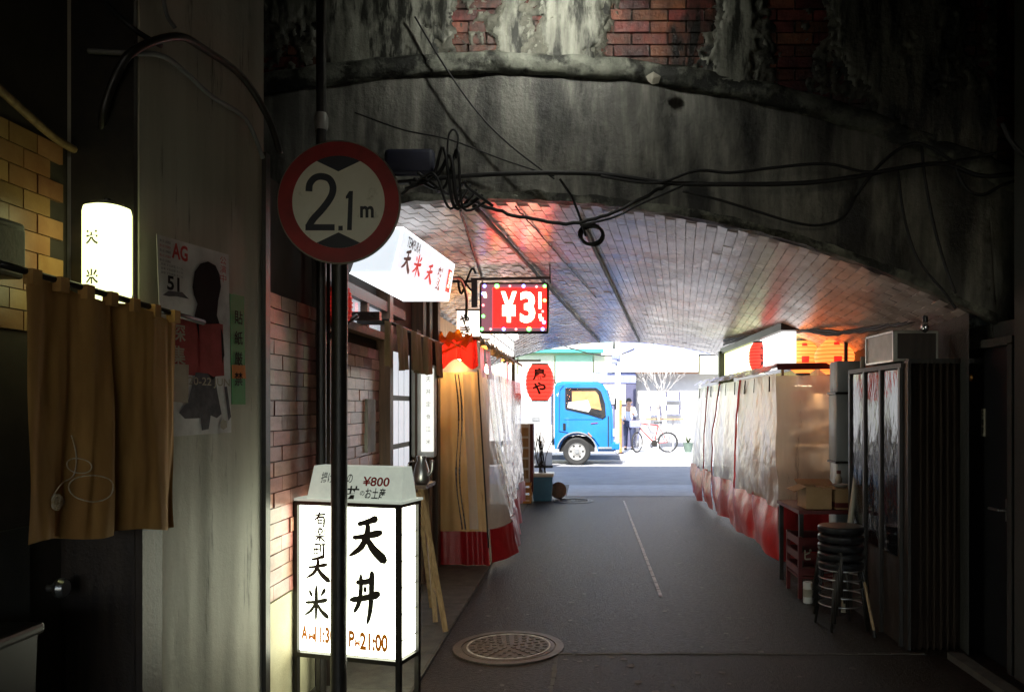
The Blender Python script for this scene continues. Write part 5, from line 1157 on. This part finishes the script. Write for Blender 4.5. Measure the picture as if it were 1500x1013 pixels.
# ------------------------------------------------------------------ outside: buildings over the street
FYD = 28.2
def bq(px0, px1, py0, py1, Y): a = P(px0, py0, Y); b = P(px1, py1, Y); return a.x, b.x, b.z, a.z
bl = thing('white_shop_building', 'white shop building with blue upper blinds across the street', 'building', (4, FYD, 0))
def bpart(name, px0, px1, py0, py1, off, th_, m, par): x0, x1, z0, z1 = bq(px0, px1, py0, py1, FYD); z0 = max(z0, .12); return MB().box(((x0 + x1) / 2, FYD - off + th_ / 2, (z0 + z1) / 2), (x1 - x0, th_, z1 - z0)).build(name, m, par)
MB().box((13.5, FYD + 3.2, 4.5), (24.8, 6, 9)).build('body', 'facade_white', bl)
up = bpart('upper_glazing', 905, 1500, 440, 519, .06, .14, 'blind_blue', bl)
for k in range(10): bpart('mullion', 905 + k * 46, 909 + k * 46, 440, 519, .10, .08, 'facade_white', up)
bpart('fascia', 889, 1021, 518, 545, .35, .5, 'facade_white', bl); bpart('fascia_line', 930, 1021, 545, 547.5, .34, .3, 'brown_wood', bl)
bpart('fascia', 1024, 1400, 522, 548, .35, .5, 'facade_cream', bl)
dw = bpart('doorway', 868, 931, 546, 662, .22, .2, 'shop_dark', bl); bpart('transom', 868, 931, 546, 561, .25, .05, 'blind_blue', dw)
bpart('door_glass', 872, 898, 594, 655, .25, .03, 'blind_blue', dw); bpart('white_poster', 882, 916, 563, 592, .27, .03, 'facade_white', dw)
for (a, b, c, d) in ((975, 996, 573, 586), (975, 996, 593, 606), (951, 968, 594, 608)):
    f_ = bpart('notice', a, b, c, d, .08, .06, 'facade_white', bl)
    bpart('notice_edge', a, a + 2, c, c + 8, .10, .03, 'shop_dark', f_); bpart('notice_edge', b - 2, b, c, d, .10, .03, 'shop_dark', f_); bpart('notice_edge', a, b, d, d + 1.2, .10, .03, 'blind_blue', f_)
gbd = thing('green_shop_building', 'pale green panelled shop building across the street behind the truck', 'building', (-5, FYD, 0))
MB().box((-11.6, FYD + 3.2, 3.6), (24.2, 6, 7.2)).build('body', 'facade_cream', gbd)
for (a, b, c, d, m) in ((760, 812, 520, 558, 'facade_cream'), (814, 868, 520, 560, 'facade_green'), (700, 758, 520, 560, 'facade_cream'), (870, 889, 520, 545, 'facade_cream'), (700, 868, 562, 640, 'facade_white')): bpart('panel', a, b, c, d, .12, .1, m, gbd)
bpart('teal_band', 700, 884, 513, 517, .4, .4, 'teal', gbd); bpart('white_band', 700, 884, 506, 512, .38, .4, 'facade_white', gbd)
# post, bicycle, table, tree, pot, person
pt = thing('utility_post', 'white utility post with pale fittings in front of the dark doorway', 'post', P(905, 668, 24.4))
b0 = P(905, 0, 24.4); MB().tube([(b0.x, 24.4, .1), (b0.x, 24.4, 6)], .085, 16).build('shaft', 'post_white', pt, 30)
for z, s in ((3.05, .16), (3.2, .2), (2.9, .12)): MB().bbox((b0.x + random.uniform(-.15, .1), 24.32, z), (s * 1.6, .14, s), .03).build('fitting', 'blind_blue' if z < 3.1 else 'post_white', pt)
MB().tube(smooth_path([(b0.x - 2.6, 24.2, 3.7), (b0.x - 1.0, 24.3, 3.2), (b0.x - .1, 24.35, 3.1), (b0.x + .5, 24.3, 3.3)]), .02, 6).build('cable', 'black_rubber', pt, True)
og = thing('guide_post', 'slim orange guide post beside the white utility post', 'post', P(908, 668, 24.1)); o0 = P(909, 0, 24.1); MB().tube([(o0.x, 24.1, .11), (o0.x, 24.1, 1.75)], .045, 12).build('tube', 'post_orange', og, 30); MB().lathe([(.11, 0), (.11, .02), (.05, .05)], 16, (o0.x, 24.1, .112)).build('foot', 'black_rubber', og, 30)
bi = thing('bicycle', 'red bicycle parked on the far pavement in front of the white shop', 'bicycle', (1.9, 25, .12))
def bwheel(x, y, r, rz):
    RM = Matrix.Rotation(rz, 3, 'Z'); cc = Vector((x, y, .115 + r)); n = 40
    def rp(a, rr): return cc + RM @ Vector((math.cos(a) * rr, 0, math.sin(a) * rr))
    w_ = MB().tube([rp(2 * math.pi * k / n, r - .02) for k in range(n + 1)], .026, 8, False).build('wheel', 'tyre', bi, True)
    MB().tube([rp(2 * math.pi * k / n, r - .05) for k in range(n + 1)], .012, 6, False).build('rim', 'chrome', w_, True)
    sp_ = MB()
    for k in range(18): sp_.tube([rp(2 * math.pi * k / 18, .02), rp(2 * math.pi * (k + .3) / 18, r - .05)], .003, 4)
    sp_.build('spokes', 'steel', w_); MB().lathe([(.02, -.05), (.02, .05)], 10, cc, RM @ Matrix.Rotation(R(90), 3, 'X')).build('hub', 'steel', w_)
    return cc
Yb = 24.9
rwc = bwheel(2.52, Yb, .32, 0); fwc = bwheel(1.56, Yb - .05, .32, R(55))
bbk = Vector((2.10, Yb, .40)); st_ = Vector((2.22, Yb, .95)); hd = Vector((1.68, Yb, 1.02)); hd2 = Vector((1.65, Yb, .88))
MB().tube([bbk, st_], .018).tube([st_, hd], .018).tube([bbk, hd2], .022).tube([bbk, rwc], .012).tube([st_, rwc], .011).tube([hd, hd2], .02).build('frame', 'bike_red', bi, True)
MB().tube([hd2, fwc + Vector((.0, .04, 0))], .016).build('fork', 'blind_blue', bi, True)
MB().tube(smooth_path([hd + Vector((.02, -.26, .12)), hd + Vector((-.03, -.1, .13)), hd + Vector((-.03, .1, .13)), hd + Vector((.02, .26, .12))]), .013).build('handlebar', 'black_metal', bi, True)
MB().bbox(st_ + Vector((.0, 0, .10)), (.26, .13, .05), .02).build('saddle', 'black_plastic', bi, 40); MB().tube([st_, st_ + Vector((0, 0, .09))], .013).build('seat_post', 'chrome', bi)
MB().lathe([(.09, -.01), (.10, 0), (.09, .01)], 20, bbk + Vector((0, -.05, 0)), Matrix.Rotation(R(90), 3, 'X')).build('chainring', 'black_metal', bi)
for s in (-1, 1): MB().bar(bbk + Vector((0, s * .07, 0)), bbk + Vector((s * .10, s * .07, s * .13)), .018).build('crank', 'black_metal', bi); MB().box(bbk + Vector((s * .10, s * .12, s * .13)), (.08, .09, .02)).build('pedal', 'black_metal', bi)
MB().bbox((1.50, Yb - .05, 1.0), (.34, .30, .22), .03).build('basket', 'blind_blue', bi); MB().bar(bbk + Vector((.1, -.08, 0)), (2.2, Yb - .22, .12), .014).build('kickstand', 'steel', bi)
bt_ = thing('narrow_bench', 'narrow pale bench table against the white shop wall', 'table', (2.9, 27.4, .12))
x0, x1, z0, z1 = bq(947, 1001, 612, 615, 27.4); MB().box(((x0 + x1) / 2, 27.4, (z0 + z1) / 2), (x1 - x0, .4, .05)).build('top', 'pale_wood', bt_)
for x in (x0 + .42, x1 - .35): MB().bar((x, 27.4, .12), (x, 27.4, z0), .05).build('leg', 'pale_concrete', bt_)
tr_ = thing('bare_tree', 'thin bare young tree in front of the white shop wall', 'tree', P(965, 660, 26.6)); tb_ = P(965, 0, 26.6).x
MB().tube([(tb_, 26.6, .1), (tb_ + .02, 26.6, .8), (tb_ - .02, 26.6, 1.45)], [.05, .042, .032], 10).build('trunk', 'bark', tr_, True)
cr = MB(); random.seed(3)
def limb(p, d, L, r, lev):
    q = p + d * L; cr.tube([p, (p + q) / 2 + Vector((random.gauss(0, .02), 0, .01)), q], [r, r * .85, r * .65], 5)
    if lev:
        for k in range(3 if lev > 1 else 2):
            dd = (d + Vector((random.gauss(0, .42), random.gauss(0, .35), random.uniform(.0, .35)))).normalized(); limb(p + d * L * random.uniform(.6, 1), dd, L * .72, r * .62, lev - 1)
for k in range(4): limb(Vector((tb_ - .02, 26.6, 1.40)), Vector((random.gauss(0, .45), random.gauss(0, .3), 1)).normalized(), .75, .026, 3)
cr.build('crown', 'bark', tr_, True)
pk = thing('flower_pot', 'small green flower pot at the stall end across the street', 'plant pot', P(1008, 668, 25)); pk0 = P(1008, 0, 25).x
MB().lathe([(.11, 0), (.16, .28), (.17, .3), (.15, .3), (.14, .24), (.004, .24)], 20, (pk0, 25, .115)).build('pot', 'pot_green', pk, 30)
lf = MB()
for k in range(26):
    a = random.random() * 6.28; e = random.uniform(.1, .3); b_ = Vector((pk0, 25, .36)); d = Vector((math.cos(a) * e * .6, math.sin(a) * e * .6, e * 1.2)); s_ = d.orthogonal().normalized() * .02
    lf.add([b_, b_ + d * .6 + s_, b_ + d, b_ + d * .6 - s_], [(0, 1, 2, 3)])
lf.build('leaves', 'leaf', pk)
# pedestrian in the doorway
pe = thing('person', 'person in pale blue top and dark trousers standing by the far doorway', 'person', (1.42, 26.4, .115))
ox, oy, oz = P(921, 0, 26.4).x, 26.4, .115; HP = 1.66
J = {'pel': (0, 0, .93), 'spine': (0, .01, 1.12), 'chest': (0, 0, 1.30), 'neck': (0, 0, 1.44), 'head0': (0, -.01, 1.50), 'head1': (0, -.015, 1.60), 'head2': (0, 0, 1.68),
     'ls': (-.17, 0, 1.37), 'le': (-.23, .02, 1.10), 'lw': (-.20, -.14, .93), 'lh': (-.19, -.20, .90), 'rs': (.17, 0, 1.37), 're': (.24, .0, 1.12), 'rw': (.16, -.20, 1.16), 'rh': (.12, -.25, 1.19),
     'lp': (-.09, 0, .88), 'lk': (-.10, -.03, .48), 'la': (-.10, .02, .08), 'lt': (-.11, -.14, .035), 'rp': (.09, 0, .88), 'rk': (.11, -.06, .49), 'ra': (.12, .04, .08), 'rt': (.13, -.12, .035)}
RD = {'pel': .14, 'spine': .13, 'chest': .15, 'neck': .055, 'head0': .075, 'head1': .095, 'head2': .06, 'ls': .065, 'le': .045, 'lw': .032, 'lh': .036, 'rs': .065, 're': .045, 'rw': .032, 'rh': .036,
      'lp': .095, 'lk': .062, 'la': .045, 'lt': .04, 'rp': .095, 'rk': .062, 'ra': .045, 'rt': .04}
E = [('pel', 'spine'), ('spine', 'chest'), ('chest', 'neck'), ('neck', 'head0'), ('head0', 'head1'), ('head1', 'head2'), ('chest', 'ls'), ('ls', 'le'), ('le', 'lw'), ('lw', 'lh'), ('chest', 'rs'), ('rs', 're'), ('re', 'rw'), ('rw', 'rh'),
     ('pel', 'lp'), ('lp', 'lk'), ('lk', 'la'), ('la', 'lt'), ('pel', 'rp'), ('rp', 'rk'), ('rk', 'ra'), ('ra', 'rt')]
for sd_, h_, w0 in ((-1, 'lh', 'lw'), (1, 'rh', 'rw')):                     # fingers and thumb
    hv = Vector(J[h_]); dv = (hv - Vector(J[w0])).normalized(); sv = dv.orthogonal().normalized()
    for k in range(5):
        n1 = '%s%d' % (h_, k); off = sv * (.016 * (k - 1.5)) if k < 4 else sv * -.045
        J[n1] = tuple(hv + dv * ((.085, .095, .09, .075, .03)[k]) + off); RD[n1] = .008; E.append((h_, n1))
def skin(names, ed, rad, nm, m, grow=0):
    ix = {n: i for i, n in enumerate(names)}
    me = bpy.data.meshes.new(nm); me.from_pydata([(J[n][0] + ox, J[n][1] + oy, J[n][2] + oz) for n in names], [(ix[a], ix[b]) for a, b in ed if a in ix and b in ix], []); o = bpy.data.objects.new(nm, me); C.objects.link(o)
    md = o.modifiers.new('s', 'SKIN'); sbm = o.modifiers.new('d', 'SUBSURF'); sbm.levels = 1; sbm.render_levels = 1
    for n in names: v = me.skin_vertices[0].data[ix[n]]; v.radius = (rad[n] + grow,) * 2
    me.skin_vertices[0].data[0].use_root = True
    bpy.context.view_layer.update(); m2 = bpy.data.meshes.new_from_object(o.evaluated_get(bpy.context.evaluated_depsgraph_get())); bpy.data.objects.remove(o)
    m2.name = nm; m2.shade_smooth(); m2.materials.clear(); m2.materials.append(MATS[m]); o = bpy.data.objects.new(nm, m2); C.objects.link(o); adopt(o, pe); return o
skin(list(J), E, RD, 'body', 'skin')
skin(['spine', 'chest', 'pel', 'ls', 'le', 'lw', 'rs', 're', 'rw'], E, RD, 'shirt', 'shirt', .014)
skin(['pel', 'lp', 'lk', 'la', 'rp', 'rk', 'ra'], E, RD, 'trousers', 'trousers', .016)
MB().lathe([(.004, .10), (.06, .085), (.098, .03), (.102, -.02), (.09, -.06)], 16, (ox, oy + .015, oz + 1.62), caps=False).build('hair', 'hair', pe, True)
for s in (-1, 1):
    MB().lathe([(.004, -.008), (.012, 0), (.004, .008)], 8, (ox + s * .035, oy - .098, oz + 1.585)).build('eye', 'ink', pe); MB().bbox((ox + s * .1, oy - .0, oz + 1.57), (.02, .03, .05), .006).build('ear', 'skin', pe); MB().bbox((ox + s * .115, oy - .05, oz + .04), (.10, .25, .08), .03).build('shoe', 'black_plastic', pe, 40)
MB().bbox((ox, oy - .105, oz + 1.56), (.025, .03, .045), .008).build('nose', 'skin', pe); MB().box((ox, oy - .098, oz + 1.52), (.045, .008, .01)).build('mouth', 'maroon', pe)
